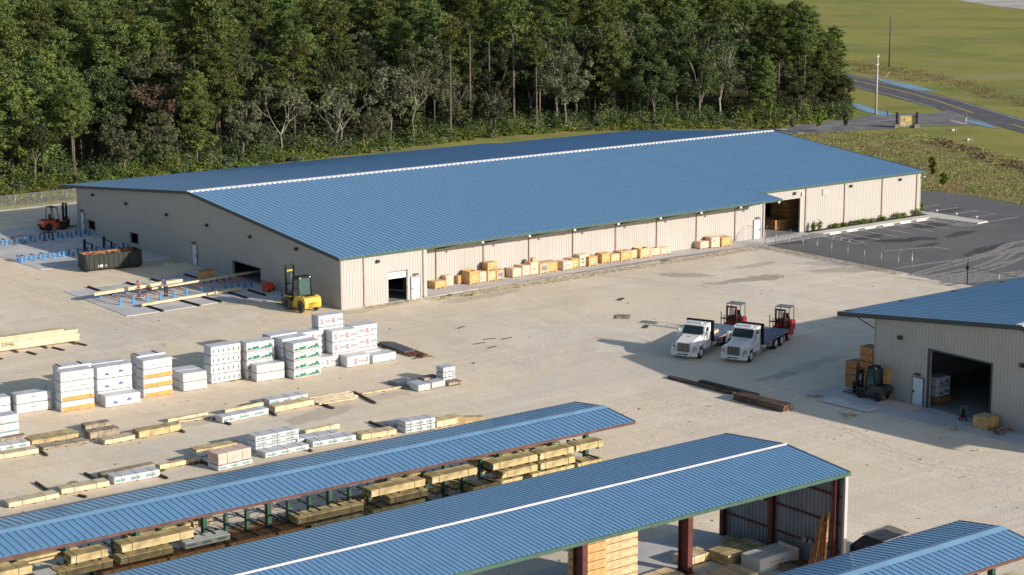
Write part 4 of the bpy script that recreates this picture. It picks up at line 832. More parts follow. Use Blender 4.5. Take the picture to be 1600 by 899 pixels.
# inside bays
for k in range(3): 
    t=thing('board_pack',f'brown board pack inside the far warehouse bay, {("bottom","middle","top")[k]} of the tall stack','board pack',(63.5,6.2,k*1.15+.03),0,'board packs inside the far warehouse bay'); boards(mb:=MB(),3.2,2.5,1.1,1,8,.02,seed=k); mb.build('sheets','osb',t,(0,0,.03)); MB().box(.2,0,0,.4,2.5,.03).build('bearer','wood_dark',t)
t=thing('board_pack','low brown board pack inside the far warehouse bay','board pack',(61.6,6.0,.03),0,'board packs inside the far warehouse bay'); boards(mb:=MB(),2.0,2.4,1.1,1,8,.02); mb.build('sheets','osb',t,(0,0,.03)); MB().box(.2,0,0,.4,2.4,.03).build('bearer','wood_dark',t)
t=thing('work_table','yellow steel work table inside the front warehouse bay','table',(5.6,3.0,.03)); MB().box(0,0,.8,1.5,.8,.86).build('tabletop','yellow_paint',t); [MB().box(x,y,0,x+.07,y+.07,.8).build('leg','yellow_paint',t) for x in(0,1.43) for y in(0,.73)]; MB().box(0,0,.3,1.5,.8,.34).build('shelf','black_metal',t)
for k in range(2): wrapped(f'white wrapped pack {("low","upper")[k]} inside the workshop bay at left',Vector((16.9,-56.0,0)),1.5,1.2,.75,R(0),'blue',None,.5+k*.76,wrap='wrap_grey')
lumber('brown timber pack under white packs inside the workshop bay',Vector((16.8,-56.1,0)),1.7,1.4,.46,0,'osb',None,.03)
lumber('brown board pile deep inside the workshop bay',Vector((22,-61.4,0)),2.4,1.4,1.6,0,'osb',None,.03)
wrapped('small white flat pack on the workshop floor',Vector((18.8,-60.6,0)),1.8,.7,.25,R(-30),'plain',None,.03)
t=thing('hand_cart','small dark wheeled hand cart with red base at the workshop bay mouth','hand cart',(14.9,-60.2,.035),R(40)); MB().box(-.25,-.22,.2,.25,.22,.28).build('base','red_paint',t); MB().box(-.15,-.15,.29,.15,.15,.75).build('tank','black_metal',t); MB().tube([(.2,-.18,.25),(.3,-.18,.95),(.3,.18,.95),(.2,.18,.25)],.02).build('handle','hi_vis',t); [MB().cyl((x,y-.03,.1),(x,y+.03,.1),.1,10).build('wheel','tyre',t) for x in(-.2,.2) for y in(-.25,.25)]
# ---- lumber in the cantilever rack
GR='yellow lumber packs lying on the cantilever rack arms'
LV={0:.40,1:.98,2:1.66}; LN={0:'base',1:'middle arms',2:'top arms'}
def rk(x0,x1,lev,side,matn='wood_treated',D=1.05,H=.42,i=[0]):
    i[0]+=1; y=RY-1.2 if side=='front' else RY+.2
    L=x1-x0
    lab=f'pack on {LN[lev]}, {side} of long rack, {rkname(x0,x1)}'
    t=thing('lumber_pack',lab,'lumber pack',(x0,y,LV[lev]),0,GR)
    mb=MB(); boards(mb,L,D,H,7,3,.06,seed=i[0]); mb.build('boards',matn,t)
    for f in (.15,.8): MB().box(L*f-.015,-.008,-.004,L*f+.015,D+.008,H+.006).build('strap','strap',t)
    if side=='front': MB().box(.10,-.012,H*.4,.22,-.004,H*.62).box(-.004+.065,.1,H*.3,.065,.3,H*.6).build('paper_tag','white_paint',t)
def rkname(a,b):
    u=(a+b)/2; return f'{max(1,round((-12.5-u)))} metres from its right end'
for x0,x1,l in [(-36.97,-32.3,1),(-48.3,-43.75,2),(-48.4,-45.1,1),(-51.3,-49.06,2),(-52.1,-48.8,1),(-57.5,-53.5,2),(-57.8,-54.2,1),(-27.3,-23.8,2),(-31.8,-27.8,2),(-30.45,-27.6,1),(-22.62,-19.0,2),(-18.85,-15.95,2),(-15.85,-13.5,2),(-21.9,-19.0,1),(-18.8,-15.9,1),(-15.7,-13.5,0),(-19.5,-15.95,0),(-24.2,-20.2,0),(-31.7,-27.8,0),(-36.5,-32.4,0)]: rk(x0,x1,l,'front')
for x0,x1,l in [(-47.2,-45.3,2),(-45.2,-43.2,2),(-43.1,-41.8,2),(-22.95,-21.3,2),(-21.2,-19.2,2),(-18.99,-17.1,2),(-17.0,-15.9,2),(-54.9,-50.2,2),(-30.0,-28.2,2),(-28.1,-26.8,2),(-26.8,-23.2,0),(-23.0,-19.5,1)]: rk(x0,x1,l,'back',H=.36)
for x0,x1 in [(-41.5,-38.4),(-38.3,-36.0),(-49.5,-45.5),(-45.4,-41.8)]: rk(x0,x1,0,'front','osb',H=.4)
for x0,x1 in [(-40.5,-37.2),(-37.1,-34.2)]: rk(x0,x1,0,'back','osb',H=.4)
for x0,x1 in [(-32.8,-30.2),(-29.9,-27.2)]: rk(x0,x1,1,'back','osb',H=.12)
wrapped('white wrapped pack inside the long rack under its middle part',Vector((-34.0,-52.2,0)),2.4,1.05,.4,0,'plain','white wrapped packs inside the long rack',.42,bearers=False); wrapped('white wrapped pack inside the long rack just right of the middle one',Vector((-31.4,-52.2,0)),2.2,1.05,.4,0,'teal','white wrapped packs inside the long rack',.42,bearers=False); wrapped('white wrapped pack with teal lettering in the left part of the long rack',Vector((-44.3,-53.6,0)),2.9,1.0,.35,0,'teal','white wrapped packs inside the long rack',1.0,bearers=False); wrapped('white wrapped pack at the far left of the long rack',Vector((-53.2,-53.6,0)),2.2,1.0,.35,0,'teal','white wrapped packs inside the long rack',1.0,bearers=False)
# small rack (lower right): one pale pack by its post
lumber('pale lumber pack on the lower right rack',Vector((-15.6,-87.5,0)),3.0,1.0,.45,0,'wood_pale',None,1.66,bearers=False)
# ---- goods under the canopy shed
lumber('brown topped lumber pack on the shed floor before the end wall',Vector((-20.1,-72.6,0)),3.2,1.6,.62,R(3),'wood_treated','packs on the canopy shed floor',.03)
wrapped('white wrapped lumber pack with red lettering on the shed floor',Vector((-19.55,-74.6,0)),2.9,1.5,.85,R(2),'band','packs on the canopy shed floor',.03)
lumber('yellow ridged board stack at the front of the canopy shed floor',Vector((-23.2,-75.3,0)),3.0,1.9,.42,R(3),'wood_fresh','packs on the canopy shed floor',.03,nx=6,nz=2)
lumber('light timber pack behind the T-column in the canopy shed',Vector((-22.0,-71.3,0)),2.0,1.2,.5,R(3),'wood_fresh','packs on the canopy shed floor',.03)
lumber('loose pale boards left of the T-column in the canopy shed',Vector((-27.0,-72.6,0)),3.8,1.4,.22,R(4),'wood_fresh','packs on the canopy shed floor',.03,nz=1)
for c in range(2):
    for k in range(9): 
        t=thing('board_pack',f'light plywood pack, {ORD[k]} level of the {("left","right")[c]} tall pile under the canopy','board pack',(-29.9+c*1.75,-71.6+c*.5,.03+k*.50),0,'tall piles of plywood under the canopy'); boards(mb:=MB(),1.65 if c==0 else 2.6,1.3,.44,1,6,.02,seed=k+c); mb.build('sheets','plywood_pale' if c else 'plywood',t,(0,0,.03)); MB().box(.2,.02,0,.3,1.28,.03).build('bearer','wood_dark',t); MB().box(1.2,.02,0,1.3,1.28,.03).build('bearer','wood_dark',t)
t=thing('plank','tall brown planks leaning against the shed end wall','plank',(-16.9,-76.2,.03)); mb=MB()
for i in range(6): mb.beam((-.7+.1*i,-.16*i-.1,0),(.2,-.12*i-.25,3.0+.35*(i%3)),.16,.05)
mb.build('boards','osb',t)
debris('scrap_wood','brown heap of thin sticks by the shed end wall',(-17.4,-75.3),16,.9,1.4,'rust',.03,up=.3)
debris('scrap_wood','dark offcuts along the rear foot of the shed end wall',(-17.0,-69.6),10,.5,1.0,'wood_treated',.03,up=.15)
t=thing('board_pack','flat reddish board standing against the shed end wall','board pack',(-16.75,-73.2,.03)); MB().box(0,-1.6,0,.08,0,1.0).build('sheets','wood_pink',t)
for i in range(3): 
    t=thing('strap_reel',f'{("rear","middle","front")[i]} one of three pale reels hanging on the shed wall girt','reel',(-16.75,-75.2-.5*i,1.62),0,'reels on the shed wall'); MB().cyl((0,0,0),(.2,0,0),.16,12).build('flange','galv',t); MB().cyl((.05,0,0),(.15,0,0),.19,12).build('cable','steel_grey',t)

# bits of bark, stones and litter trodden into the yard
random.seed(31); mb=MB()
for i in range(260):
    u=random.uniform(0,1600); v=random.uniform(400,899); p=G(u,v)
    if p.x>53 or (p.x>-1 and p.y>-2) or p.y<-88: continue
    q=random.uniform(.03,.11)*(1 if random.random()<.9 else 2.2); a=random.uniform(0,3.14); mb.beam((p.x-q*math.cos(a),p.y-q*math.sin(a),.015),(p.x+q*math.cos(a),p.y+q*math.sin(a),.02),q*.7,.05)
o=mb.build('litter','wood_grey'); tag(o,'small stones, bark and wood bits trodden into the sandy yard','litter',kind='stuff')
# ================================================================ VEHICLES AND MACHINES
def wheel(parent,x,y,r,w,tyre='tyre',rimm='rim',out=1,z=None,dual=False):
    z=r if z is None else z
    mb=MB(); ww=w*(2.1 if dual else 1); y0,y1=(y-ww,y) if out>0 else (y,y+ww)
    mb.tube([(x,y0,z),(x,y0+.04,z),(x,y1-.04,z),(x,y1,z)],[r*.88,r,r,r*.88],18)
    t=mb.build('wheel',tyre,parent)
    yo=y1 if out>0 else y0; s=1 if out>0 else -1
    mb=MB(); mb.tube([(x,yo-s*.03,z),(x,yo+s*.012,z)],[r*.60,r*.56],16); mb.tube([(x,yo+s*.0,z),(x,yo+s*.05,z)],[r*.22,r*.18],10); mb.build('rim',rimm,t)
    for k in range(0): pass
    return t
mat('machine_grey',(.07,.08,.085),.5,.2,.15,3)
def forklift(name,label,loc,rz,s,paint,mast_h,cab,body_h=1.5,group=None,tyre='tyre',wheelr=.45,length=2.9,width=1.3,roofm='black_metal',rimm='black_metal'):
    """counterbalance truck, +x is the fork side, origin below the middle"""
    t=thing(name,label,'forklift',loc,rz,group); L=length;W=width; hr=body_h
    mb=MB(); rw_=wheelr*.88; ax=-L*.30; arch=[(ax+math.cos(a)*rw_*1.18,rw_+math.sin(a)*rw_*1.18) for a in [0.1,.6,1.1,1.6,2.1,2.6,3.0]]
    P=[(-L*.5,.5),(-L*.51,hr*.62),(-L*.47,hr*.86),(-L*.36,hr*.94),(-L*.20,hr*.90),(-L*.16,hr*.5),(-L*.15,.42)]+[p for p in arch if p[1]>.45]
    mb.side(P,-W*.50,W*.50); mb.side([(-L*.5,.5),(-L*.51,hr*.62),(-L*.2,hr*.62),(-L*.2,.5)],-W*.30,W*.30); mb.build('counterweight',paint,t)
    MB().box(-L*.42,-W*.3,hr*.935,-L*.24,W*.3,hr*.955).build('engine_grille','black_metal',t)
    mb=MB(); mb.side([(-L*.199,.35),(-L*.199,hr*.92),(-.02*L,hr*.90),(.06*L,hr*.52),(.34*L,hr*.50),(.40*L,hr*.34),(.40*L,.32)],-W*.42,W*.42)
    for y in (-1,1): mb.side([(.14*L,.55),(.17*L,hr*.62),(.30*L,hr*.66),(.40*L,hr*.52),(.43*L,.6)],y*W*.43 if y<0 else W*.30,-W*.30 if y<0 else y*W*.43) if 0 else mb.box(.10*L,y*W*.5-(.12*W if y>0 else 0),wheelr*2.0,.42*L,y*W*.5+(.12*W if y<0 else 0),wheelr*2.0+.07)
    mb.build('body',paint,t)
    for y in (-1,1):
        wheel(t,-L*.30,y*W*.53,wheelr*.88,.22*s,tyre,rimm,y); wheel(t,L*.28,y*W*.54,wheelr,.28*s,tyre,rimm,y)
    top=hr*.9+1.15*s+.25
    mb=MB()
    for y in (-1,1):
        mb.tube([(-L*.18,y*W*.38,hr*.9),(-L*.15,y*W*.38,top)],.045*s,6); mb.tube([(L*.14,y*W*.40,hr*.5),(L*.06,y*W*.38,top)],.045*s,6); mb.beam((-L*.17,y*W*.38,top),(L*.08,y*W*.38,top),.07*s,.06*s)
    for k in range(6): mb.beam((-L*.16+k*L*.045,-W*.38,top),(-L*.16+k*L*.045,W*.38,top),.05*s,.03*s)
    mb.build('overhead_guard','black_metal',t)
    if cab: 
        MB().side([(-L*.165,hr*.93),(-L*.14,top-.05),(L*.05,top-.05),(L*.12,hr*.62),(L*.0,hr*.92)],-W*.37,W*.37).build('cab_glass','glass_teal',t)
        MB().box(-L*.16,-W*.39,top+.04,L*.08,W*.39,top+.10).build('cab_roof','black_metal',t)
        for y in (-.3,.3): MB().box(-L*.185,y*W-.05,top-.02,-L*.17,y*W+.05,top+.09).build('work_light','ridge_white',t)
    else:
        MB().box(-L*.14,-.22*s,hr*.92,L*.0,.22*s,hr*.92+.12).box(-L*.15,-.22*s,hr*.92+.1,-L*.12,.22*s,hr*.92+.55*s).build('seat','black_metal',t)
        MB().tube([(L*.12,0,hr*.5),(L*.06,0,hr*.95)],.03).tube([(L*.04,-.15,hr*.95),(L*.08,0,hr*1.0),(L*.04,.15,hr*.95)],.02).build('steering_wheel','black_metal',t)
    mx=L*.47
    for y in (-1,1):
        mb=MB(); yy=y*W*.25; mb.box(mx-.06,yy-.055*s,.12,mx+.10,yy+.055*s,mast_h); mb.box(mx-.13,yy-.03*s,.12,mx-.07,yy+.03*s,mast_h*.96); mb.build('mast_rail','black_metal',t)
    mb=MB(); mb.box(mx-.05,-W*.25,mast_h-.14,mx+.06,W*.25,mast_h-.02); mb.box(mx-.05,-W*.25,mast_h*.55,mx+.04,W*.25,mast_h*.55+.1); mb.build('mast_crossbar','black_metal',t)
    if cab: MB().box(mx+.061,-W*.24,mast_h*.84,mx+.12,W*.24,mast_h*.84+.14).build('mast_crossbar',paint,t)
    mb=MB(); mb.cyl((mx-.02,-.1,.3),(mx-.02,-.1,mast_h*.8),.05*s,8); mb.build('lift_cylinder','chrome',t)
    mb=MB()
    for k in range(3): mb.box(mx+.11,-W*.5,.35+.32*k*s,mx+.20,W*.5,.45+.32*k*s)
    for k in range(5): yy=-W*.48+W*.96*k/4; mb.box(mx+.12,yy-.03,.35,mx+.17,yy+.03,1.35*s)
    mb.build('carriage','black_metal',t)
    for y in (-1,1): MB().box(mx+.201,y*W*.22-.07*s,.12,mx+.28,y*W*.22+.07*s,1.0).box(mx+.281,y*W*.22-.07*s,.12,mx+1.25*s+.2,y*W*.22+.07*s,.18).build('fork','black_metal',t)
    for y in (-1,1): MB().tube([(L*.10,y*W*.40,top-.3),(L*.14,y*W*.62,top-.25)],.015).box(L*.12,y*W*.62-.08,top-.42,L*.16,y*W*.62+.08,top-.18).build('mirror','black_metal',t) if cab else None
    return t
forklift('forklift','big yellow forklift with dark glass cab parked at the corner of the long warehouse',(-2.85,2.35,0),R(94),1.2,'yellow_paint',4.0,True,body_h=1.62,tyre='tyre_dusty',wheelr=.62,length=3.7,width=1.8,rimm='black_metal')
forklift('forklift','orange forklift with open black guard at the far end of the warehouse',(-2.5,57.4,0.03),R(3),1.05,'orange_paint',2.95,False,body_h=1.35,wheelr=.5,length=3.2,width=1.6)
t=forklift('forklift','dark grey forklift with raised cab parked before the workshop wall',(14.45,-51.9,.03),R(98),.9,'machine_grey',2.0,True,body_h=1.25,wheelr=.36,length=2.6,width=1.3)
mb=MB(); mb.box(-1.2,-.66,.5,-.2,-.645,1.0); mb.box(-.1,-.66,.5,.35,-.645,.95); mb.build('side_panel','galv',t)
# piggyback forklifts
def piggy(label,loc,rz):
    t=thing('piggyback_forklift',label,'forklift',loc,rz,'red forklifts carried on the truck tails')
    mb=MB(); mb.side([(-1.2,.55),(-1.25,1.25),(-1.0,1.42),(-.35,1.42),(-.2,.95),(.2,.9),(.2,.5)],-.75,.75); mb.build('body','red_paint',t)
    mb=MB(); [mb.box(.1,y*1.0-.1,.35,1.5,y*1.0+.1,.75) for y in(-1,1)]; mb.build('side_frame','red_paint',t)
    mb=MB()
    for y in (-.62,.62): mb.tube([(-1.1,y,1.3),(-1.05,y,2.55)],.035,6); mb.tube([(.1,y,.95),(0,y,2.55)],.035,6); mb.beam((-1.05,y,2.55),(.0,y,2.55),.06,.05)
    mb.build('overhead_guard','black_metal',t); MB().box(-1.1,-.66,2.58,.05,.66,2.62).build('guard_roof','steel_grey',t)
    MB().box(-.75,-.25,1.43,-.3,.25,1.55).box(-.85,-.25,1.43,-.76,.25,1.95).build('seat','black_metal',t)
    MB().tube([(.1,.0,.95),(-.05,.0,1.6)],.03).tube([(-.1,-.16,1.6),(0,0,1.68),(-.1,.16,1.6)],.02).build('steering_wheel','black_metal',t)
    for y in (-.42,.42): MB().box(.35,y-.06,.3,.55,y+.06,2.5).build('mast_rail','primer_red',t)
    for y in (-.13,.13): MB().box(.42,y-.04,.3,.50,y+.04,2.45).build('mast_channel','primer_red',t)
    MB().box(.36,-.42,2.38,.54,.42,2.5).box(.36,-.42,1.4,.48,.42,1.5).build('mast_crossbar','primer_red',t)
    mb=MB(); mb.box(.56,-.95,.75,.63,.95,.85); mb.box(.56,-.95,1.35,.63,.95,1.45); [mb.box(.57,y-.03,.75,.62,y+.03,1.7 if abs(y)<.9 else 1.95) for y in (-.9,-.6,-.3,0,.3,.6,.9)]; mb.build('load_backrest','black_metal',t)
    for y in (-.35,.35): MB().box(.64,y-.06,.62,1.9,y+.06,.68).build('fork','black_metal',t)
    wheel(t,-.85,.14,.38,.28,'tyre','rim',1); wheel(t,1.1,1.1,.36,.24,'tyre','rim',1); wheel(t,1.1,-1.1,.36,.24,'tyre','rim',-1)
    return t
def truck(label,loc,rz,load):
    t=thing('flatbed_truck',label,'truck',loc,rz,'white flatbed trucks parked side by side')
    # hood, x forward; front bumper at x=0
    mb=MB(); hw=.98
    def ring(x,z0,z1,w,wt): return [(x,-w,z0),(x,w,z0),(x,w,z1-.18),(x,wt,z1),(x,-wt,z1),(x,-w,z1-.18)]
    def loft(rs,m=0): 
        vs=sum(rs,[]); n=6; fs=[tuple(range(n)),tuple(range(len(vs)-1,len(vs)-1-n,-1))]
        for k in range(len(rs)-1):
            for i in range(n): j=(i+1)%n; fs.append((k*n+j,k*n+i,(k+1)*n+i,(k+1)*n+j))
        mb.add(vs,fs,m)
    loft([ring(-.12,.62,1.42,.72,.60),ring(-.55,.60,1.52,.84,.66),ring(-1.2,.60,1.64,.90,.70),ring(-1.95,.60,1.78,.95,.74)])
    mb.build('hood','truck_white',t)
    for y in (-1,1):
        mb=MB(); pts=[(-.25,.62),(-.30,1.02),(-.55,1.20),(-1.1,1.26),(-1.65,1.18),(-1.85,.9),(-1.62,.9),(-1.5,1.05),(-1.1,1.12),(-.72,1.02),(-.62,.62)]
        mb.side(pts,y*.84 if y>0 else -1.18,1.18 if y>0 else y*.84); mb.build('fender','truck_white',t)
    MB().bev(-.10,-.52,.70,-.02,.52,1.34,.02).build('grille','black_metal',t)
    g=t.children[-1]; mb=MB(); [mb.box(-.018,-.46+.115*k,.74,-.005,-.43+.115*k,1.30) for k in range(9)]; mb.build('grille_bar','chrome',g)
    mb=MB(); mb.prism([(-.25,-1.2),(.0,-1.05),(.08,-.5),(.08,.5),(.0,1.05),(-.25,1.2)],.34,.64); b_=mb.build('bumper','truck_white',t)
    MB().box(.082,-.45,.42,.09,.45,.52).build('bumper_slot','black_metal',b_); MB().box(.091,-.15,.36,.10,.15,.46).build('number_plate','ridge_white',b_)
    for y in (-1,1): MB().box(-.34,y*.86 if y>0 else -1.12,.80,-.20,1.12 if y>0 else -.86,1.02).build('headlight','glass_dark' if 0 else 'chrome',t)
    for y in (-1,1): MB().box(-.345,y*.98-.06,1.03,-.24,y*.98+.06,1.10).build('turn_signal','orange_paint',t)
    # cab
    mb=MB(); mb.side([(-1.9,.62),(-1.85,1.72),(-2.35,2.42),(-2.55,2.58),(-3.35,2.60),(-3.42,.62)],-1.0,1.0); mb.build('cab','truck_white',t); cab=t.children[-1]
    mb=MB(); P=[(-1.85,1.76),(-2.33,2.38)]; mb.add([(-1.865,-.90,1.78),(-1.865,.90,1.78),(-2.32,.86,2.38),(-2.32,-.86,2.38)],[(0,1,2,3)]); o=mb.build('windshield','glass_dark',t,(.028,0,.02))
    for y in (-1,1):
        s=y*1.006; mb=MB(); mb.add([(-2.15,s,1.68),(-2.95,s,1.68),(-2.95,s,2.32),(-2.45,s,2.32)],[(0,1,2,3) if y<0 else (3,2,1,0)]); mb.build('side_window','glass_dark',t)
        MB().box(-3.05,s-.004,1.0,-2.05,s+.004,1.02).box(-2.95,s-.01,1.45,-2.75,s+.01,1.5).build('door_trim','black_metal',t)
        mb=MB(); mb.tube([(-2.05,y*1.02,2.05),(-2.0,y*1.32,2.05),(-2.0,y*1.32,1.5)],.02); mb.box(-2.1,y*1.30-.10,1.5,-1.96,y*1.30+.10,2.15); mb.build('mirror','truck_white',t)
        MB().box(-3.35,y*.95-.2,.42,-2.1,y*.95+.2,.62).build('step','chrome',t)
        MB().cyl((-4.25,y*.98,.72),(-3.5,y*.98,.72),.27,14).build('fuel_tank','chrome',t)
    MB().box(-2.75,-.55,2.601,-2.5,.55,2.68).build('marker_light','truck_white',t); MB().box(-2.62,-.85,2.42,-2.22,.85,2.50).build('sun_visor','truck_white',t)
    MB().box(-1.3,-.12,1.66,-1.2,.12,1.70).build('badge','chrome',t)
    # headboard + deck
    MB().box(-3.62,-1.22,.95,-3.52,1.22,2.72).build('headboard','primer_red' if 0 else 'dark_void',t)
    MB().box(-9.2,-1.25,1.02,-3.621,1.25,1.16).build('deck','deck_blue',t); dk=t.children[-1]
    for y in (-1,1):
        mb=MB(); mb.box(-9.2,y*1.25 if y>0 else -1.31,.98,-3.65,1.31 if y>0 else y*1.25,1.12); mb.build('side_rail','black_metal',t); sr=t.children[-1]
        mb=MB(); [mb.box(-9.1+.42*k,y*1.311 if y>0 else -1.316,1.02,-9.1+.42*k+.21,1.316 if y>0 else -1.311,1.08) for k in range(13)]; mb.build('reflector','ink_red',sr)
        mb=MB(); [mb.box(-9.1+.42*k+.211,y*1.311 if y>0 else -1.316,1.02,-9.1+.42*k+.41,1.316 if y>0 else -1.311,1.08) for k in range(13)]; mb.build('reflector','ridge_white',sr)
        MB().box(-5.55,y*.80 if y>0 else -1.2,.50,-4.75,1.2 if y>0 else y*.80,.97).build('tool_box','galv',t)
    mb=MB(); [mb.box(-9.1,y-.08,.62,-.4,y+.08,.9) for y in(-.42,.42)]; [mb.box(x,-1.1,.9,x+.1,1.1,1.018) for x in [-9,-8,-7,-6,-5,-4]]; mb.build('chassis','black_metal',t)
    for y in (-1,1):
        wheel(t,-1.1,y*1.16,.50,.28,'tyre','rim',y)
        for x in (-6.4,-7.7): wheel(t,x,y*1.20,.50,.28,'tyre','rim',y,dual=True)
    return t
AN=R(203.5); f_=Vector((math.cos(AN),math.sin(AN),0))
truck('white flatbed truck, right one of the pair, with bare blue-grey deck',(13.94,-37.21,0),AN,False)
truck('white flatbed truck, left one of the pair, with a yellow timber on its deck',(11.57,-33.80,0),R(204),True)
piggy('red forklift hung on the tail of the right flatbed truck',tuple(Vector((13.94,-37.21,.05))-f_*10.75),AN)
piggy('red forklift hung on the tail of the left flatbed truck',tuple(Vector((11.57,-33.80,.05))-Vector((math.cos(R(204)),math.sin(R(204)),0))*10.75),R(204))
v=Vector((math.cos(R(204)),math.sin(R(204)),0)); w_=Vector((-v.y,v.x,0)); p=Vector((11.57,-33.80,0))-v*6.3+w_*(-.2)
t=thing('timber_load','small yellow timber bundle on the deck of the left flatbed truck','timber bundle',(p.x,p.y,1.165),R(204)); mb=MB(); boards(mb,2.4,.7,.22,4,2); mb.build('boards','wood_fresh',t)
# small orange machine
p=G(420,455,.03); t=thing('floor_sweeper','small orange wheeled machine with dark handle beside the warehouse gable opening','machine',(p.x,p.y,.03),R(20)); MB().side([(-.55,.15),(-.6,.75),(-.3,.95),(.2,.85),(.5,.45),(.55,.15)],-.35,.35).build('body','orange_paint',t); MB().tube([(-.5,-.25,.8),(-.75,-.25,1.2),(-.75,.25,1.2),(-.5,.25,.8)],.03).build('handle','black_metal',t); [wheel(t,x,y*.37,.15,.08,'tyre','black_metal',y) for x in(-.35,.35) for y in(-1,1)]
p=G(322,437,.03); t=thing('plywood_crate','single brown crate on the slab beside the roller conveyor','crate',(p.x,p.y,.03)); MB().box(-.7,-.5,.1,.7,.6,.9).build('side_panel','plywood',t); MB().box(-.72,-.52,.901,.72,.62,.93).build('lid','osb',t); [MB().box(x,-.5,0,x+.1,.6,.098).build('skid','plywood_pale',t) for x in(-.6,0,.5)]
# roll-off dumpster
a=G(135,426.5); b=G(220.5,417.5); d=b-a; t=thing('dumpster','long dark green open dumpster with ribbed sides beside the blue roller stands','dumpster',(a.x,a.y,0),math.atan2(d.y,d.x)); L=d.length+.15; W=2.3; H=1.72
mb=MB(); th=.06
mb.box(-.05,0,.25,L,th,H); mb.box(-.05,W-th,.25,L,W,H); mb.box(-.05,th,.25,.0,W-th,H); mb.box(L-th,th,.25,L,W-th,H); mb.box(0,th,.25,L-th,W-th,.3); mb.build('tub','dumpster_green',t); tub=t.children[-1]
mb=MB(); 
for k in range(11): x=.35+(L-.5)*k/10.5; mb.box(x,-.07,.25,x+.09,-.001,H-.12)
mb.build('rib','dumpster_green',tub)
mb=MB(); mb.tube([(-.05,-.03,H),(L,-.03,H)],.06,6,sm=False); mb.tube([(-.05,W+.0,H),(L,W+.0,H)],.06,6,sm=False); mb.tube([(L,0,H),(L,W,H)],.06,6,sm=False); mb.tube([(-.05,0,H),(-.05,W,H)],.06,6,sm=False); mb.build('rim_rail','dumpster_green',t)
MB().box(.03,W-th-.03,1.2,L-.1,W-th-.005,H-.02).box(.03,th,1.2,.05,W-.1,H-.02).build('inner_lining','rust',t)
mb=MB(); mb.add([(-.051,0,H),(-.051,0,.25),(.3,0,.25)],[(0,1,2)]); mb.box(0,.4,.08,L,.6,.249); mb.box(0,W-.6,.08,L,W-.4,.249); mb.build('skid_rail','black_metal',t)
for x in (.25,L-.5):
    for y in (.1,W-.25): MB().cyl((x,y,.12),(x,y+.15,.12),.12,10).build('roller_wheel','black_metal',t)
MB().box(1.3,-.005,.42,1.75,-.001,.68).build('notice_plate','ridge_white',t); MB().box(1.85,-.005,.42,2.2,-.001,.66).build('notice_plate','galv',t)
mb=MB(); r=random.Random(4); 
for k in range(60): x=r.uniform(.3,L-.4); y=r.uniform(.2,W-.2); a_=r.uniform(0,3); q=r.uniform(.2,.5); mb.beam((x-q*math.cos(a_),y-q*.5*math.sin(a_),r.uniform(1.2,1.62)),(x+q*math.cos(a_),y+q*.5*math.sin(a_),r.uniform(1.2,1.68)),.2,.06)
mb.box(.02,.07,.31,L-.07,W-.07,1.25); o=mb.build('wood_scrap','rust',None,(a.x,a.y,0),math.atan2(d.y,d.x)); tag(o,'brown wood scrap filling the long dark green dumpster','scrap')
mat('skip_black',(.010,.010,.012),.75,0,.2,3,spec=.15)
# black skip behind right shed
p=G(1360,884); t=thing('skip','black open skip with barred lid between the canopy shed and the lower right roof','skip',(p.x,p.y,0),R(4)); L=3.0; W=1.5
mb=MB(); mb.side([(0,.1),(0,.8),(1.1,1.1),(L,1.1),(L,.1)],0,.06); mb.side([(0,.1),(0,.8),(1.1,1.1),(L,1.1),(L,.1)],W-.06,W); mb.box(0,.061,.1,.06,W-.061,.8); mb.box(L-.06,.061,.1,L,W-.061,1.1); mb.box(.061,.061,.1,L-.061,W-.061,.16); mb.build('tub','skip_black',t)
for j in range(2):
    mb=MB(); x0=1.12+j*1.24; 
    for k in range(9): mb.beam((x0+.04+.14*k,.0,1.15),(x0+.04+.14*k,W,1.24),.035,.035)
    mb.beam((x0,0,1.15),(x0+1.2,0,1.15),.06,.06); mb.beam((x0,W,1.24),(x0+1.2,W,1.24),.06,.06); mb.build('barred_lid','steel_grey',t)
MB().side([(.0,.81),(1.1,1.11),(L,1.11),(L,1.13),(1.1,1.14),(0,.84)],.0,W).build('sloped_lid','skip_black',t)
MB().tube([(.0,.2,1.0),(-.3,.2,1.2)],.02).build('lid_handle','black_metal',t)
# ---- blue roller stands
def stand(label,x,y,gap,h,group,rollm='roller_orange',far=True,z=.03):
    t=thing('roller_stand',label,'roller stand',(x,y,z),0,group)
    for yy in ((0,gap) if far else (0,)):
        mb=MB(); mb.side([(-.13,0),(-.09,h),(.09,h),(.13,0)],yy-.05,yy+.05); mb.build('post','roller_blue',t)
    mb=MB(); mb.cyl((0,.06 if far else .0,h-.03),(0,gap-.06,h-.03),.055,8); mb.build('roller',rollm,t)
    return t
g1='blue roller stands in the far row by the warehouse'; g2_='blue roller stands in the row behind the dumpster'; g3='wide blue roller stands on the front slab'
xs=[-16.2,-15.3,-14.2,-13.1,-11.9,-10.8,-9.7,-8.6,-7.5,-6.4,-5.3,-4.2,-3.1,-2.0,-.9]
for i,x in enumerate(xs): stand(f'blue roller stand, {ORD[i]} from the left in the far row near the orange forklift',x,51.0+.02*i,1.15,.62,g1)
for i in range(13): stand(f'blue roller stand, {ORD[i]} from the left in the row ending behind the dumpster',-13.6+(.0 if i==0 else .45+(i-1)*1.06),40.55,1.1,.60,g2_)
for i,(u,v) in enumerate([(190,477.5),(211,475),(232,471.5),(252,468.5),(273,465.5),(293,463),(314,459),(333,457),(352.5,454),(362.5,452.5),(372,451),(382,449.5),(391.5,448)]):
    p=G(u,v,.03); stand(f'tall blue post with long brown roller, {ORD[i]} from the left on the front slab',p.x,14.45,4.3,.60,g3)
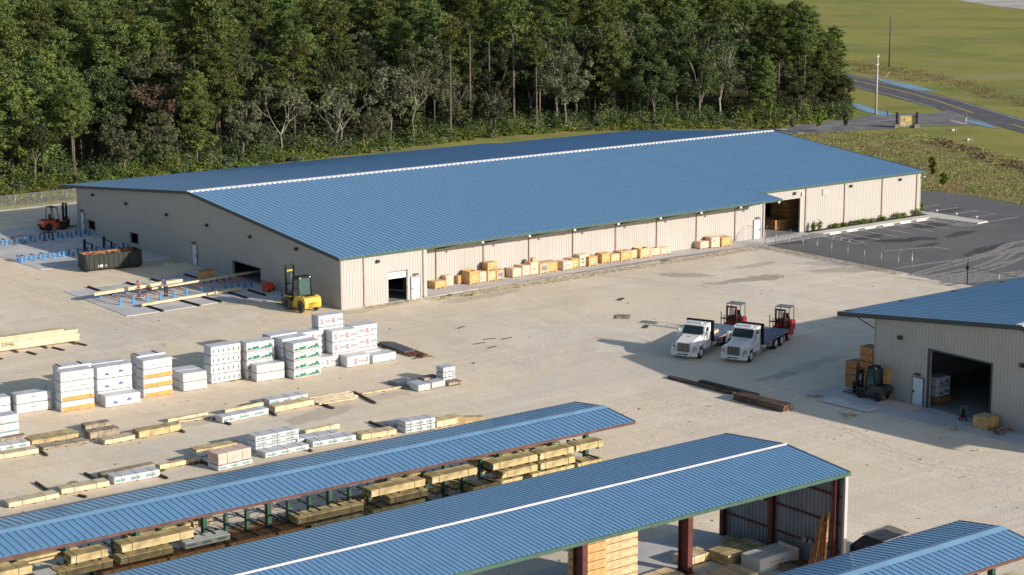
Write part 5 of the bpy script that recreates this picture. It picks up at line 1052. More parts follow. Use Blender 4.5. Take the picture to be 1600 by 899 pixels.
for i,(x,y) in enumerate([(-9.4,51.3),(-5.9,51.5),(-12.5,52.4)]):
    t=thing('sawhorse',f'black steel sawhorse, {("left","right","farthest left")[i]} one among the far blue stands','sawhorse',(x,y-.4,.03),R(80)); 
    mb=MB(); [mb.beam((-.3,s*.35,0),(0,s*.35,.85),.06,.06) or mb.beam((.3,s*.35,0),(0,s*.35,.85),.06,.06) for s in(-1,1)]
    for s in (-1,1): mb.beam((-.3,s*.45,0),(0,s*.45,.85),.07,.07); mb.beam((.3,s*.45,0),(0,s*.45,.85),.07,.07); mb.beam((-.2,s*.45,.3),(.2,s*.45,.3),.05,.05)
    mb.build('leg','black_metal',t); MB().beam((0,-.9,.9),(0,.9,.9),.1,.1).build('top_beam','black_metal',t)
for i,(x,y) in enumerate([(-5.5,41.9),(-3.1,42.2)]):
    t=thing('clamp_frame',f'black clamp frame, {("left","right")[i]} one behind the dumpster','clamp',(x,y,.03)); MB().beam((0,-1.2,.95),(0,.8,.95),.12,.1).build('arm','black_metal',t); MB().box(-.12,.7,0,.12,.95,1.25).build('post','black_metal',t); MB().box(-.1,-1.1,0,.1,-.95,.9).build('post','black_metal',t)
GR2='dark steel rails lying on the front slab'
for i,(p,q) in enumerate([((137.7,449),(172,461)),((198,442.5),(235,454)),((236.6,437),(257,443)),((289,430),(318,438)),((308,427.5),(322,431)),((226,478),(255,487)),((282,470.5),(312,478.5)),((317,465),(346,472.5)),((358,458),(387,467)),((388,454),(415,462.5))]):
    a=G(*p,.03);b=G(*q,.03); d=b-a; t=thing('floor_rail',f'dark steel rail, {ORD[i]} of ten lying across the front slab','rail',(a.x,a.y,.03),math.atan2(d.y,d.x),GR2); MB().box(0,-.12,0,d.length,.12,.10).box(0,-.04,.101,d.length,.04,.16).build('rail','black_metal',t)
def longboard(label,p,q,w,h,z,n=3,m='wood_pale'):
    a=G(*p,z);b=G(*q,z); d=b-a; t=thing('long_timber',label,'timber',(a.x,a.y,z),math.atan2(d.y,d.x),'long pale timbers on the roller line'); mb=MB()
    for i in range(n): mb.box(.1*i,-w*n/2+i*w,0,d.length-.15*i,-w*n/2+(i+1)*w-.01,h)
    mb.build('boards',m,t)
longboard('long pale timber on the rear of the front roller line',(145,462),(283,440),.15,.28,.66,4); longboard('long pale timber running from the workers into the gable opening',(236,452.5),(404,425),.12,.16,.70,3); longboard('long pale timber along the front of the roller slab',(220,478.5),(376,452),.14,.22,.16,3); 
p=G(175,470,.03)
debris('truss_pieces','loose red-brown braces lying between the rollers on the front slab',(-12.2,16.6),7,1.6,2.2,'wood_pink',.03,'timber',up=.1)
# ---- people
def skin(name,verts,edges,rad,matn,parent,sub=1):
    me=bpy.data.meshes.new(name); me.from_pydata(verts,edges,[]); o=put(name,me,parent); me.materials.append(M(matn))
    md=o.modifiers.new('skin','SKIN'); sv=me.skin_vertices[0].data
    for i,r in enumerate(rad): sv[i].radius=(r,r) if not isinstance(r,tuple) else r
    for v in sv: v.use_root=False
    sv[0].use_root=True; md.use_smooth_shade=True; s=o.modifiers.new('sub','SUBSURF'); s.levels=sub; s.render_levels=sub; return o
def person(label,loc,rz,shirt,trouser,lean=0,armL=(.25,.30,1.05),armR=(.30,-.22,1.0),skinshirt=False):
    t=thing('person',label,'person',loc,rz)
    l=lean; V=[(0,0,.95),(.04*l,0,1.15),(.18*l,0,1.36),(.26*l,0,1.46),(.31*l+.01,0,1.56),(.33*l+.02,0,1.66),(.34*l,0,1.74)]
    rad=[(.15,.12),(.14,.11),(.17,.12),(.06,.06),(.085,.075),(.10,.085),(.06,.06)]
    E=[(i,i+1) for i in range(6)]; sh=2
    def limb(pts,rs,root):
        k=root
        for p,r in zip(pts,rs): V.append(p); rad.append(r); E.append((k,len(V)-1)); k=len(V)-1
        return k
    for s,arm in ((1,armL),(-1,armR)):
        sx=.17*l; e=((sx+arm[0])*.5-.03,s*.25,(1.36+arm[2])*.5-.06)
        k=limb([(sx,s*.19,1.40),e,arm,(arm[0]+.07,arm[1],arm[2]-.03)],[.06,.045,.032,.034],sh)
        for j in range(5): 
            oy=(-.036+.018*j); q=(arm[0]+.11,arm[1]+oy,arm[2]-.05); ln=(.05,.075,.08,.075,.055)[j]
            limb([q,(q[0]+ln*.7,q[1]+oy*.2,q[2]-.03)],[.010,.008],k)
    F=[]
    for s in (1,-1):
        limb([(0,s*.10,.90),(.04*s,s*.12,.50),(.06*s-.02,s*.13,.09),(.06*s+.14,s*.14,.035)],[.095,.065,.045,.04],0)
    skin('body',V,E,rad,'skin',t)
    Vt=[(0,0,.97)]; Et=[]; Rt=[(.17,.135)]
    for s in (1,-1):
        a=len(Vt); Vt+= [(0,s*.10,.88),(.04*s,s*.12,.50),(.06*s-.02,s*.13,.12)]; Rt+=[.115,.085,.075]; Et+=[(0,a),(a,a+1),(a+1,a+2)]
    skin('trousers',Vt,Et,Rt,trouser,t)
    Vs=[(0,0,.98),(.04*l,0,1.15),(.18*l,0,1.38)]; Es=[(0,1),(1,2)]; Rs=[(.165,.135),(.16,.13),(.19,.14)]
    for s,arm in ((1,armL),(-1,armR)):
        a=len(Vs); sx=.17*l; e=((sx+arm[0])*.5-.03,s*.25,(1.36+arm[2])*.5-.06); Vs+=[(sx,s*.20,1.41),e]; Rs+=[.085,.065]; Es+=[(2,a),(a,a+1)]
    skin('shirt',Vs,Es,Rs,shirt,t)
    hx=.33*l; MB().tube([(hx-.02,0,1.66),(hx-.01,0,1.73),(hx-.0,0,1.78)],[.108,.10,.04],10).build('hair','hair_dark',t)
    for s in (1,-1): MB().bev(hx+.10,s*.035-.012,1.655,hx+.112,s*.035+.012,1.675,.003).build('eye','black_metal',t)
    MB().bev(hx+.10,-.012,1.62,hx+.125,.012,1.65,.004).build('nose','skin',t)
    for s in (1,-1): MB().box(-.03+.06*s-.06,s*.135-.05,0,.06*s+.18,s*.135+.05,.09).build('boot','hair_dark',t)
    return t
p=G(218.5,467.5,.03); person('worker in brown shirt and pale jeans standing between the blue rollers',(p.x,p.y,.03),R(150),'cloth_orange','cloth_denim',lean=.5)
p=G(259.5,463,.03); person('worker in blue shirt reaching over the long timber between the blue rollers',(p.x,p.y,.03),R(120),'cloth_blue','cloth_navy',lean=.8,armL=(.45,.2,1.1),armR=(.40,-.2,1.05))
# ================================================================ FENCES, POLES, SIGNS, PARKING FURNITURE
t=thing('chain_link_fence','chain link fence with angled barbed wire arms between yard and parking lot','fence')
fy=[.3,-1.3,-3.3,-5.35,-7.4,-9.5,-11.8,-14.1,-16.4,-18.7]
for i,y in enumerate(fy):
    mb=MB(); mb.cyl((54.45,y,0),(54.45,y,1.75),.035,6); mb.cyl((54.45,y,1.75),(54.75,y-.05,2.1),.03,5); mb.build('post','galv',t)
MB().box(54.44,-18.7,.05,54.455,3.2,1.75).build('wire_mesh','chain_link',t); MB().cyl((54.45,3.2,1.75),(54.45,-18.7,1.75),.018,5).build('rail','galv',t)
mb=MB(); [mb.tube([(54.45+.1*k,.3,1.75+.117*k),(54.45+.1*k,-18.7,1.75+.117*k)],.006,3) for k in (1,2,3)]; mb.build('barbed_wire','galv',t)
mb=MB(); mb.cyl((54.3,-20.6,0),(54.3,-20.6,2.3),.05,8); mb.build('end_post','galv',t)
t=thing('gate','sliding chain link gate standing behind the workshop roof','gate'); 
for k,y in enumerate((-27.6,-31.4,-33.6,-36.5)):
    MB().cyl((54.4,y,0),(54.4,y,2.3-.3*(k>0)),.06 if k==0 else .04,6).build('post','galv' if k else 'black_metal',t)
MB().box(54.38,-36.5,.1,54.40,-27.6,1.7).build('wire_mesh','chain_link',t); MB().cyl((54.4,-27.6,1.75),(54.4,-36.5,1.6),.03,5).build('rail','galv',t); MB().box(54.2,-27.8,1.5,54.35,-27.5,1.85).build('control_box','black_metal',t)
t=thing('chain_link_fence','chain link fence at the back left behind the orange forklift','fence')
mb=MB()
for i in range(16):
    x=-40+i*3.35; MB().cyl((x,74.3,0),(x,74.3,1.8),.04,6).build('post','galv',t)
MB().cyl((-40,74.3,1.8),(12,74.3,1.8),.035,6).build('rail','galv',t); MB().box(-40,74.29,.05,12,74.305,1.78).build('wire_mesh','chain_link',t)
# small corner fence at the front apron
# wheel stops
for i,(a,b) in enumerate([(64.5,66.2),(67.2,69.0),(70.2,72.0),(73.2,75.0),(76.1,77.9),(78.9,80.6)]):
    t=thing('wheel_stop',f'white concrete wheel stop, {ORD[i]} from the left along the sidewalk','wheel stop',((a+b)/2,.35,0),0,'white wheel stops'); MB().side([(-.9,0),(-.9,.12),(-.86,.15),(.86,.15),(.9,.12),(.9,0)],-.09,.09).build('block','ridge_white',t)
for i,y in enumerate((5.4,2.8,-.2,-3.2)):
    t=thing('bollard_light',f'low white bollard light, {ORD[i]} from the rear on the far parking edge','bollard',(85.3,y,0),0,'low white bollards'); MB().cyl((0,0,0),(0,0,.32),.07,8).build('post','galv',t); MB().cyl((0,0,.32),(0,0,.44),.13,8).build('cap','ridge_white',t)
def leaves_np(C_,Rd,n,size,up=.5,flat=.35,elong=1.6):
    """n leaf quads scattered in ellipsoids: centres C_, radii Rd"""
    k=len(C_); C_=np.asarray(C_,float); Rd=np.asarray(Rd,float)
    c=np.repeat(C_,n,0); r=np.repeat(Rd,n,0)
    d=rng.normal(size=(k*n,3)); d/=np.linalg.norm(d,axis=1)[:,None]; rr=rng.random(k*n)**.45
    p=c+d*r*rr[:,None]
    nm=d*.6+rng.normal(size=(k*n,3))*.6+np.array([0,0,up]); nm/=np.linalg.norm(nm,axis=1)[:,None]
    a=np.cross(nm,rng.normal(size=(k*n,3))); a/=np.linalg.norm(a,axis=1)[:,None]+1e-9; b=np.cross(nm,a)
    s=size*(.6+.8*rng.random(k*n))[:,None]; a=a*s*.5*elong; b=b*s*.5
    return np.stack([p-a-b*.3,p+b,p+a-b*.1,p-b],1).reshape(-1,3)
def np_mesh(name,V,matn):
    me=bpy.data.meshes.new(name); n=len(V)//4; me.vertices.add(len(V)); me.vertices.foreach_set('co',V.astype(np.float32).ravel()); me.loops.add(n*4); me.loops.foreach_set('vertex_index',np.arange(n*4,dtype=np.int32)); me.polygons.add(n); me.polygons.foreach_set('loop_start',np.arange(n,dtype=np.int32)*4); me.polygons.foreach_set('loop_total',np.full(n,4,dtype=np.int32)); me.materials.append(M(matn)); me.update(calc_edges=True); return me
def shrub(label,x,y,h,r,matn='leaf_young',group=None,z=.1,n=140,cat='shrub',name='shrub'):
    t=thing(name,label,cat,(x,y,z),random.uniform(0,6),group); mb=MB(); [mb.tube([(0,0,0),(r*.5*math.cos(a),r*.5*math.sin(a),h*.7)],[.03,.01],4) for a in(0,2,4)]; mb.build('stem','bark_grey',t)
    put('foliage',np_mesh('foliage',leaves_np([(0,0,h*.55),(r*.3,0,h*.4),(-r*.2,r*.3,h*.7)],[(r,r,h*.45)]*3,n//3,.13),matn),t); return t
gs='small green shrubs in the mulch bed'
for i,(x,h,r) in enumerate([(64.4,.9,.25),(65.4,1.1,.4),(68.0,.5,.5),(69.3,.45,.4),(71.2,.5,.5),(72.6,.55,.5),(73.9,.5,.45),(76.1,.5,.5),(78.4,.6,.6),(79.5,.55,.5),(82.0,.8,.5)]):
    shrub(f'small green shrub, {ORD[i]} from the left in the mulch bed by the wall',x,2.85,h,r,group=gs)
shrub('round green shrub, left one beyond the warehouse corner',84.0,5.6,1.2,.7,group=gs); shrub('round green shrub, right one beyond the warehouse corner',84.8,4.9,1.1,.6,group=gs)
# utility poles
def pole(label,x,y,h,matn,n):
    t=thing('utility_pole',label,'utility pole',(x,y,-.08),R(30)); MB().tube([(0,0,0),(0,0,h)],[.20,.13],8).build('shaft',matn,t)
    for k in range(n): MB().box(-1.1,-.07,h-.55-k*1.3,1.1,.07,h-.40-k*1.3).build('crossarm','pole_brown' if n==1 else 'concrete_pole',t)
    for x_ in (-1,0,1): MB().cyl((x_,0,h-.40 if x_ else h),(x_,0,h-.2 if x_ else h+.2),.05,6).build('insulator','galv',t)
    return t
pole('pale utility pole at the near side of the road with two crossarms',158.45,79.2,10.5,'concrete_pole',2)
pole('brown utility pole standing in the far field beyond the road',231.3,141.8,11.2,'pole_brown',1)
p=G(1441,197); pole_=thing('marker_post','thin pale marker post at the road junction','post',(158.0,64.2,-.08)); p=G(1509,194); pole_.location=(p.x,p.y,-.08); MB().cyl((0,0,0),(0,0,1.8),.07,6).build('post','ridge_white',pole_); MB().box(-.03,-.2,1.2,.03,.2,1.75).build('plate','galv',pole_)
p=G(1387,179); t=thing('marker_post','short dark post beside the blue ditch water','post',(p.x,p.y,-.08)); MB().cyl((0,0,0),(0,0,.7),.1,6).build('post','black_metal',t)
p=G(1437,180); 
# entrance sign
a=G(1401,199);b=G(1430,199); d=b-a; t=thing('entrance_sign','entrance sign with tan panel between dark timber posts beside the access road','sign',(a.x,a.y,-.08),math.atan2(d.y,d.x)); L=d.length+.3
MB().box(.5,-.08,.35,L-.4,.08,2.0).build('panel','sign_tan',t); MB().bev(L*.42,-.10,1.0,L*.72,-.081,1.6,.05).box(L*.55,-.10,1.62,L*.66,-.081,1.8).build('emblem','sign_yellow',t); MB().box(.5,-.12,.05,L-.4,.12,.349).build('plinth','stone',t)
for x in (0,L-.1):
    for y in (-.35,.35): MB().beam((x,y,0),(x+(.0),y,2.5),.22,.22).build('post','black_metal',t)
    MB().box(x-.4,-.55,0,x+.4,.55,.6).build('stone_base','stone',t)
    MB().beam((x-.1,-.35,1.8),(x-.1,.35,1.8),.15,.15).build('brace','black_metal',t)
for u,v,l in [(1489,204,'pale culvert pipe end in the grass right of the sign'),(1513,219,'second small pale culvert end further down the grass')]:
    p=G(u,v); t=thing('culvert',l,'culvert',(p.x,p.y,-.1)); MB().cyl((-.5,0,.15),(.3,0,.15),.2,12).build('pipe','concrete_pole',t); MB().box(.3,-.4,0,.42,.4,.35).build('headwall','concrete_pole',t)
p=G(1383,121); t=thing('marker_post','slanted orange and white stake by the far ditch water','stake',(p.x,p.y,-.08)); MB().beam((0,0,0),(.8,-.6,1.3),.12,.12).build('stake','ink_pink',t)
# ================================================================ TREES AND WOOD
def rv(a,b): return random.uniform(a,b)
def pine(seed,h,cs,cr_,nb,thin=1.0,size=.22,n=112,leaf='leaf_pine'):
    random.seed(seed); mb=MB(); lean=(rv(-.4,.4),rv(-.4,.4)); pts=[(lean[0]*(z/h)**2,lean[1]*(z/h)**2,z) for z in [h*i/7 for i in range(8)]]
    mb.tube(pts,[.20*h/20*(1-.85*i/7)+.02 for i in range(8)],7)
    C_=[];Rr=[]
    for i in range(nb):
        f=(i+.5)/nb; z=h*(cs+(1-cs)*f); a=i*2.4+rv(-.5,.5); prof=math.sqrt(max(.02,1-(1.75*f-.80)**2))*(1-.35*f); r=cr_*prof*rv(.55,1.1)+.2
        e=(r*math.cos(a)+lean[0]*(z/h)**2,r*math.sin(a)+lean[1]*(z/h)**2,z+rv(-.1,.5)); b0=(lean[0]*(z/h)**2,lean[1]*(z/h)**2,z-.25*r)
        mb.tube([b0,((b0[0]+e[0])/2,(b0[1]+e[1])/2,z-.05*r),e],[.05,.035,.015],3,cap=False)
        C_.append(e); q=rv(.65,1.25)*thin; Rr.append((q*1.1,q*1.1,q*.55))
        if r>1.4: C_.append((e[0]*.55,e[1]*.55,z+rv(-.2,.5))); Rr.append((q*.8,q*.8,q*.45))
    C_.append((lean[0],lean[1],h)); Rr.append((.6,.6,.7))
    for k in range(3): 
        z=h*rv(cs*.6,cs); a=rv(0,6); mb.tube([(lean[0]*(z/h)**2,0,z),(math.cos(a)*1.0,math.sin(a)*1.0,z+.2)],[.04,.012],3,cap=False)
    return mb.mesh('trunk',['bark_pine']),np_mesh('crown',leaves_np(C_,Rr,n,size,.7),leaf)
def broad(seed,h,w,n=120,leaf='leaf_oak',bark='bark_grey',dens=1.15,size=.24,nc=50,open_=0):
    random.seed(seed); mb=MB(); C_=[];Rr=[]
    th=h*rv(.22,.34); mb.tube([(0,0,0),(rv(-.2,.2),rv(-.2,.2),th*.5),(rv(-.3,.3),rv(-.3,.3),th)],[.22*h/13,.18*h/13,.14*h/13],7)
    for i in range(7):
        a=i*2*math.pi/7+rv(-.4,.4); rr=w*rv(.45,.85); z=h*rv(.55,.95); mid=(rr*.45*math.cos(a),rr*.45*math.sin(a),th+(z-th)*.55)
        mb.tube([(0,0,th*.9),mid,(rr*math.cos(a),rr*math.sin(a),z)],[.085*h/13,.055*h/13,.015],5,cap=False)
        for k in range(3): b=a+rv(-.9,.9); mb.tube([mid,(mid[0]+w*.4*math.cos(b),mid[1]+w*.4*math.sin(b),mid[2]+rv(.3,.3*h))],[.05*h/13,.01],4,cap=False)
    for i in range(int(nc*dens)):
        u=rv(-1,1)*.95; a=rv(0,6.283); s=math.sqrt(max(0,1-u*u)); q=rv(.45,1.0)**.5; zz=h*(.60+.36*u*q); 
        if u<-.3: zz+=h*.06
        C_.append((w*s*q*math.cos(a),w*s*q*math.sin(a),zz)); t=rv(.6,1.25)*h/13; Rr.append((t,t,t*.7))
    return mb.mesh('trunk',[bark]),np_mesh('crown',leaves_np(C_,Rr,n,size,.5),leaf)
def bare(seed,h,w,leaf='leaf_grey',bark='bark_pale',n=14,nc=26):
    random.seed(seed); mb=MB(); C_=[];Rr=[]
    def br(p,d,l,r,dep):
        q=p+d*l; m_=p+d*l*.5+Vector((rv(-.1,.1),rv(-.1,.1),rv(-.05,.1)))*l; mb.tube([p,m_,q],[r,r*.8,r*.55],5 if r>.05 else 3,cap=False)
        if dep==0: C_.append(tuple(q)); Rr.append((.8,.8,.6)); return
        for k in range(3): 
            e=(d+Vector((rv(-.8,.8),rv(-.8,.8),rv(-.15,.6)))).normalized(); br(q,e,l*rv(.6,.85),r*.58,dep-1)
    br(Vector((0,0,0)),Vector((rv(-.12,.12),rv(-.12,.12),1)).normalized(),h*.36,.11*h/10,4)
    return mb.mesh('trunk',[bark]),np_mesh('crown',leaves_np(C_[:nc*3],Rr[:nc*3],n,.24,.4),leaf)
P_PINE=[pine(1,21,.50,3.7,46),pine(2,22,.58,3.4,40),pine(3,18,.40,3.9,52,1.05),pine(4,23,.52,4.1,50,1.1),pine(5,16,.24,3.6,60),pine(6,19,.34,3.8,58,1.05),pine(7,20,.45,4.4,54,1.15)]
P_YP=[pine(11,9,.08,2.3,50,.85,.20,90),pine(12,12,.15,2.6,54,.9,.20,90)]
P_TALL=[pine(21,24,.74,2.4,20),pine(22,23,.70,2.8,24)]
P_OAK=[broad(31,13,4.6),broad(32,12,4.2),broad(33,15,5.0,nc=54),broad(34,10,3.6)]
P_OAKD=[broad(41,16,5.4,nc=60,leaf='leaf_oak'),broad(42,15,5.0,nc=52,leaf='leaf_grey',dens=.95)]
P_GREY=[broad(51,11,3.8,n=80,leaf='leaf_grey',bark='bark_pale',dens=1.0,size=.22),broad(52,9,3.0,n=84,leaf='leaf_grey',bark='bark_pale',dens=1.1,size=.22),broad(53,12,3.2,n=60,leaf='leaf_grey',bark='bark_grey',dens=1.1,size=.27)]
P_BARE=[bare(61,9,3,bark='bark_white',n=5),bare(62,8,3,bark='bark_white',n=7)]
P_RED=[bare(71,11,3,'leaf_red','bark_grey',13,30)]
P_FORK=[broad(81,17,4.6,n=44,leaf='leaf_grey',bark='bark_pale',dens=.9)]
def tree(name,label,cat,proto,x,y,s,grp,z=-.05,sz=None):
    t=thing(name,label,cat,(x,y,z),rv(0,6.28),grp); t.scale=(s,s,sz or s*rv(.93,1.07))
    put('trunk',proto[0],t); put('crown',proto[1],t); return t
def wood_zone(u,row): 
    side='left' if u<450 else ('middle' if u<900 else 'right')
    return side
random.seed(99)
# front edge of the wood, as photo columns -> ground line
EDGE=[(-60,300),(0,296),(150,284),(300,266),(450,248),(600,232),(720,216),(860,204),(900,200),(960,196),(1060,194),(1130,191),(1200,186),(1290,184)]
def edge_v(u):
    for (a,va),(b,vb) in zip(EDGE[:-1],EDGE[1:]):
        if a<=u<=b: return va+(vb-va)*(u-a)/(b-a)
    return EDGE[-1][1]
CNT=[0]
used=[]
def ok(x,y,r):
    for a,b in used:
        if (a-x)**2+(b-y)**2<r*r: return False
    used.append((x,y)); return True
def place(u,depth,kind,s=None,label=None,force=False):
    p=G(u,edge_v(u)-2); d=Vector((p.x-CP.x,p.y-CP.y,0)).normalized(); x,y=p.x+d.x*depth,p.y+d.y*depth
    if not force and not ok(x,y,2.4): return
    if force: used.append((x,y))
    z=wood_zone(u,depth); dp='front edge' if depth<9 else ('second ranks' if depth<30 else 'depth')
    if kind=='bare' and not label: kind='grey'
    K={'pine':('pine_tree','pine tree',P_PINE,'green pine tree with high needle crown'),'tall':('pine_tree','pine tree',P_TALL,'tall slim pine with long bare trunk'),'young':('pine_tree','pine tree',P_YP,'bushy young pine green to the ground'),'oak':('oak_tree','tree',P_OAK,'round dark green broadleaf tree'),'oakd':('oak_tree','tree',P_OAKD,'large dark spreading broadleaf tree'),'grey':('broadleaf_tree','tree',P_GREY,'sparse grey-green broadleaf tree'),'bare':('dead_tree','tree',P_BARE,'nearly bare pale branched tree'),'red':('dead_tree','tree',P_RED,'reddish brown dying tree'),'fork':('broadleaf_tree','tree',P_FORK,'tall forked tree with pale bare limbs')}[kind]
    pr=random.choice(K[2]); 
    tree(K[0],label or f'{K[3]} in the {dp} of the wood, {z} part',K[1],pr,x,y,s or rv(.82,1.12),None if label else f'{K[3]}s, {dp}, {z} part'); CNT[0]+=1
# particular trees seen in the photograph
for a in [(803,4,'tall',.98,'tall slim pine with long bare trunk, right of the wood middle gap'),(735,5,'tall',.86,'slim pine with bare reddish trunk left of the middle pair'),(765,12,'tall',.88,'thin pine trunk between two stouter slim pines'),(885,14,'tall',.95,'slim pine behind the forked pale trees'),(785,22,'tall',.95,'slim pine deep between the tall trunks'),(345,5,'pine',.80,'pine with open tiered crown standing alone near the front left'),(68,3,'young',1.15,'slender pine with thin trunk at far left edge of wood'),(22,1,'young',1.25,'yellow-green bushy pine at the far left'),(255,6,'red',1.0,'reddish brown dying tree left of the tiered pine'),(262,2,'red',.55,'small rust coloured tree low at the wood edge'),(232,9,'red',.8,'second reddish tree beside the dying one'),(435,.5,'bare',1.2,'nearly white bare branched tree left of middle'),(540,.3,'bare',1.2,'bare pale tree with curved trunk in the middle'),(522,.2,'bare',.95,'bare pale tree forking low near the roof'),(645,.5,'bare',1.05,'thin bare tree in the middle wood edge'),(610,8,'grey',1.0,None),(960,8,'fork',1.0,'forked pale limbed tree standing before dark oaks'),(1125,1,'fork',.86,'large leafy tree with pale forking trunk beside the roof end'),(1095,14,'oakd',1.1,None),(870,10,'fork',.9,'tree with white upper limbs left of dark oaks'),(1215,6,'pine',.80,None),(1255,4,'pine',.78,'pine standing near the right end of the wood'),(1285,5,'pine',.74,'last pine at the right end of the wood'),(1240,16,'pine',.85,None),(1300,2,'oak',.75,'bushy tree closing the right end of the wood'),(1310,4,'oak',.62,'lower bush tree at the very right end of the wood'),(1170,10,'oakd',.9,None),(1035,9,'oakd',1.0,None),(980,14,'oakd',1.05,None),(920,12,'oakd',.95,None)]:
    place(a[0],a[1],a[2],a[3],a[4],True)
d=0; row=0
while d<158:
    u=-70+rv(0,25)
    while u<1300:
        far=d
        # right part is a narrow wood
        lim=158 if u<1180 else 60
        if d<lim:
            r=random.random()
            if d<7: k='grey' if r<.30 else ('young' if r<.46 else ('bare' if r<.56 else ('oak' if r<.76 else 'pine')))
            elif d<30: k='pine' if r<.46 else ('oak' if r<.74 else ('grey' if r<.86 else 'oakd'))
            else: k='pine' if r<.68 else ('oak' if r<.88 else 'oakd')
            if 880<u<1220 and d<40: k='oakd' if r<.5 else ('grey' if r<.62 else 'pine')
            if 690<u<870 and d<12: k='grey' if r<.5 else ('bare' if r<.62 else 'tall')
            sc_={'pine':rv(.66,1.08),'oak':rv(.75,1.25),'oakd':rv(.75,1.15),'grey':rv(.7,1.05),'bare':rv(.6,1.0),'young':rv(.6,1.1),'tall':rv(.8,.95)}[k]
            if d>70: sc_=max(sc_,.92)
            if d<7: sc_*=.82
            if u>1180: sc_=min(sc_,.80)
            place(u+rv(-9,9),d+rv(-2,2),k,sc_)
        dist=250+d; u+= (5.6 if d<30 else 6.6)*F_PX/dist*rv(.85,1.15)*(.9 if d<8 else 1)
    d+=5.6 if d<30 else 8.0
print('TREES',CNT[0])
# undergrowth along the edge
def under(n,d0,d1,h0,h1,size,matn,name,label,u0=-60,u1=1330,per=60,vmin=0,off=0):
    C_=[];Rr=[]
    for i in range(n):
        u=rv(u0,u1); p=G(u,edge_v(min(u,1290))+off); d=Vector((p.x-CP.x,p.y-CP.y,0)).normalized(); dd=rv(d0,d1); h=rv(h0,h1)*(.45 if dd<d0+2 else 1)*(.45+.95*abs(math.sin(u*.041+dd*.3)*math.sin(u*.013+1.3))); C_.append((p.x+d.x*dd,p.y+d.y*dd,h*.45)); q=rv(.7,1.4); Rr.append((q,q,h*.6))
    o=put(name,np_mesh(name,leaves_np(C_,Rr,per,size,.5),matn)); tag(o,label,'undergrowth',kind='stuff')
under(430,-3.0,3.0,.4,3.0,.17,'leaf_under','undergrowth','bright yellow-green brush along the foot of the wood',per=120)
under(640,-2.0,12,.8,6.0,.19,'leaf_oak','undergrowth','darker brush under the first trees of the wood',per=110)
under(46,-3.0,1,.8,2.6,.16,'leaf_young','undergrowth','yellowish bushes dotted along the foot of the wood',per=110,u1=900)
under(90,-3.5,4,1.5,4.2,.2,'leaf_grey','undergrowth','lighter saplings mixed into the brush at the wood edge',per=80)
# weeds on the right
def weeds(poly,n,h0,h1,size,matn,name,label,per=26,rad=(.8,1.8)):
    import mathutils.geometry as mg
    P=[Vector(g2(*q)) for q in poly]; xs=[p.x for p in P]; ys=[p.y for p in P]; C_=[];Rr=[]
    def inside(x,y):
        c=False; j=len(P)-1
        for i in range(len(P)):
            if (P[i].y>y)!=(P[j].y>y) and x<(P[j].x-P[i].x)*(y-P[i].y)/(P[j].y-P[i].y)+P[i].x: c=not c
            j=i
        return c
    while len(C_)<n:
        x,y=rv(min(xs),max(xs)),rv(min(ys),max(ys))
        if inside(x,y): h=rv(h0,h1); q=rv(*rad); C_.append((x,y,h*.25)); Rr.append((q,q,h*.6))
    o=put(name,np_mesh(name,leaves_np(C_,Rr,per,size,.5,elong=2.0),matn)); tag(o,label,'weeds',kind='stuff')
WP=[(1225,212),(1290,208),(1400,207),(1460,212),(1540,235),(1640,262),(1640,322),(1590,318),(1500,300),(1455,297),(1440,268)]
sheet('rough_grass',[g2(*q) for q in WP],-.07,'rough_grass')
weeds(WP,170,.03,.25,.11,'leaf_weed','weeds','brownish tall weeds between the warehouse and the grassy verge',per=90,rad=(1.5,3.5))
weeds(WP,170,.03,.25,.11,'leaf_weed_green','weeds','green tall weeds between the warehouse and the grassy verge',per=90,rad=(1.5,3.5))
weeds([(1460,215),(1540,238),(1640,268),(1640,282),(1540,250),(1450,225)],60,.2,.5,.25,'leaf_weed','weeds','reed strip along the shallow swale')
weeds([(880,193),(1000,190),(1200,188),(1300,186),(1220,201),(1130,201),(1000,203),(880,205)],420,.15,.6,.22,'leaf_under','grass_tufts','bright grass between the wood and the warehouse roof',per=16)
weeds([(1330,112),(1400,120),(1480,135),(1600,168),(1640,180),(1640,168),(1600,155),(1500,122),(1400,104),(1330,96)],110,.03,.25,.15,'leaf_weed','weeds','dark weeds along the far road ditch',per=40,rad=(2,5))
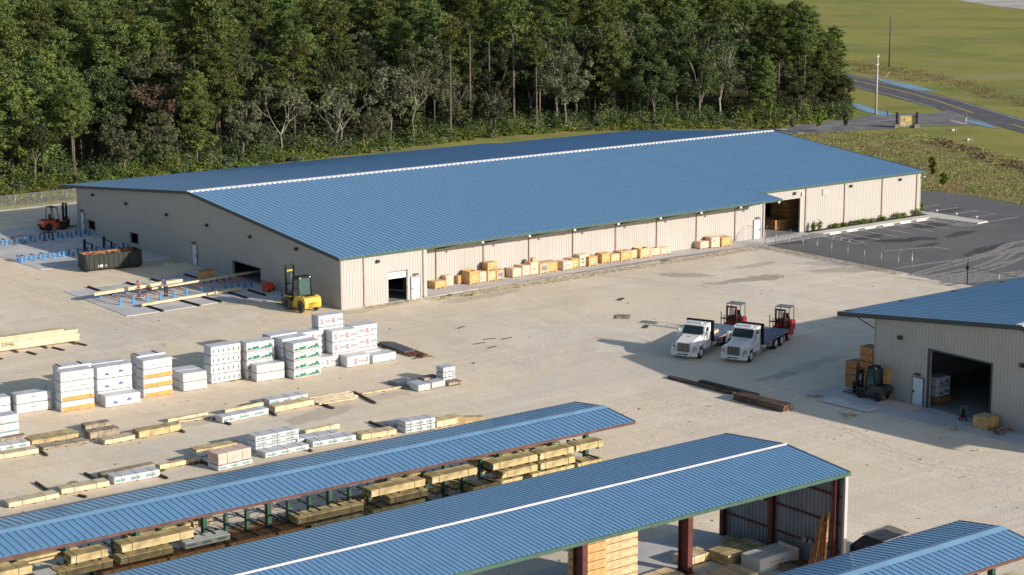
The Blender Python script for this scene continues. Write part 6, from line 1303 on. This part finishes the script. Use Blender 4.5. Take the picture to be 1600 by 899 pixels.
weeds([(0,322),(110,312),(110,288),(0,298)],260,.2,.8,.2,'leaf_under','grass_tufts','bright grass behind the chain link fence',per=18)
for i,(u,v) in enumerate([(355,656),(250,737),(110,757),(310,724),(368,594),(700,463),(735,462),(1040,407)]):
    p=G(u,v); random.seed(i); o=put('weed_tuft',np_mesh('weed_tuft',leaves_np([(rv(-.5,.5),rv(-.2,.2),.04) for _ in range(5)],[(.25,.2,.1)]*5,12,.12,.6),'leaf_weed_green'),None,(p.x,p.y,0)); tag(o,f'small tuft of green weeds in the sand, {ORD[i]} from the list of yard tufts' if 0 else ['small weed tuft before the leftmost white triple stack','weed tuft beside thin yellow lumber pack','weed tuft above the lower left packs','weed tuft under the topped white pack','weed tuft at the foot of the green tree print stack','weed tuft by the front warehouse door','weed tuft at the apron corner','weed tuft on the apron edge'][i],'weeds',None,'stuff')
# saplings by the road
for i,(u,v,h) in enumerate([(1158.7,199,3.6),(1203,194.5,3.9),(1247,192,3.8),(1300,185,1.6),(1237,204,1.8),(1279.6,208,2.9),(1321.4,207.5,3.0),(1456,294,4.2),(1475,297,2.2),(1182,198,1.6)]):
    p=G(u,v); random.seed(200+i); t=thing('sapling',f'staked young sapling, {ORD[i]} of those around the access road from the rear left' if 0 else ['young sapling on the grass, leftmost by the roof end','young sapling standing left of the access road start','young sapling with narrow crown before the dark oaks','tiny sapling near the last wood trees','thin low sapling just above the warehouse roof edge','yellow-green sapling above the roof slope','dark green sapling left of the entrance sign','round light green sapling right of the warehouse corner','small sapling in the weeds beyond the warehouse corner','faint thin sapling between two taller saplings'][i],'sapling',(p.x,p.y,-.08),0,'young saplings around the access road')
    MB().tube([(0,0,0),(.03,0,h*.6),(0,.02,h*.95)],[.045,.03,.01],5).build('trunk','bark_pale',t)
    put('crown',np_mesh('crown',leaves_np([(rv(-.2,.2),rv(-.2,.2),h*(.5+.45*k/7)) for k in range(8)],[(.42,.42,.35)]*8,34,.2,.4),'leaf_young' if i in(0,1,5,7,8) else 'leaf_oak'),t)
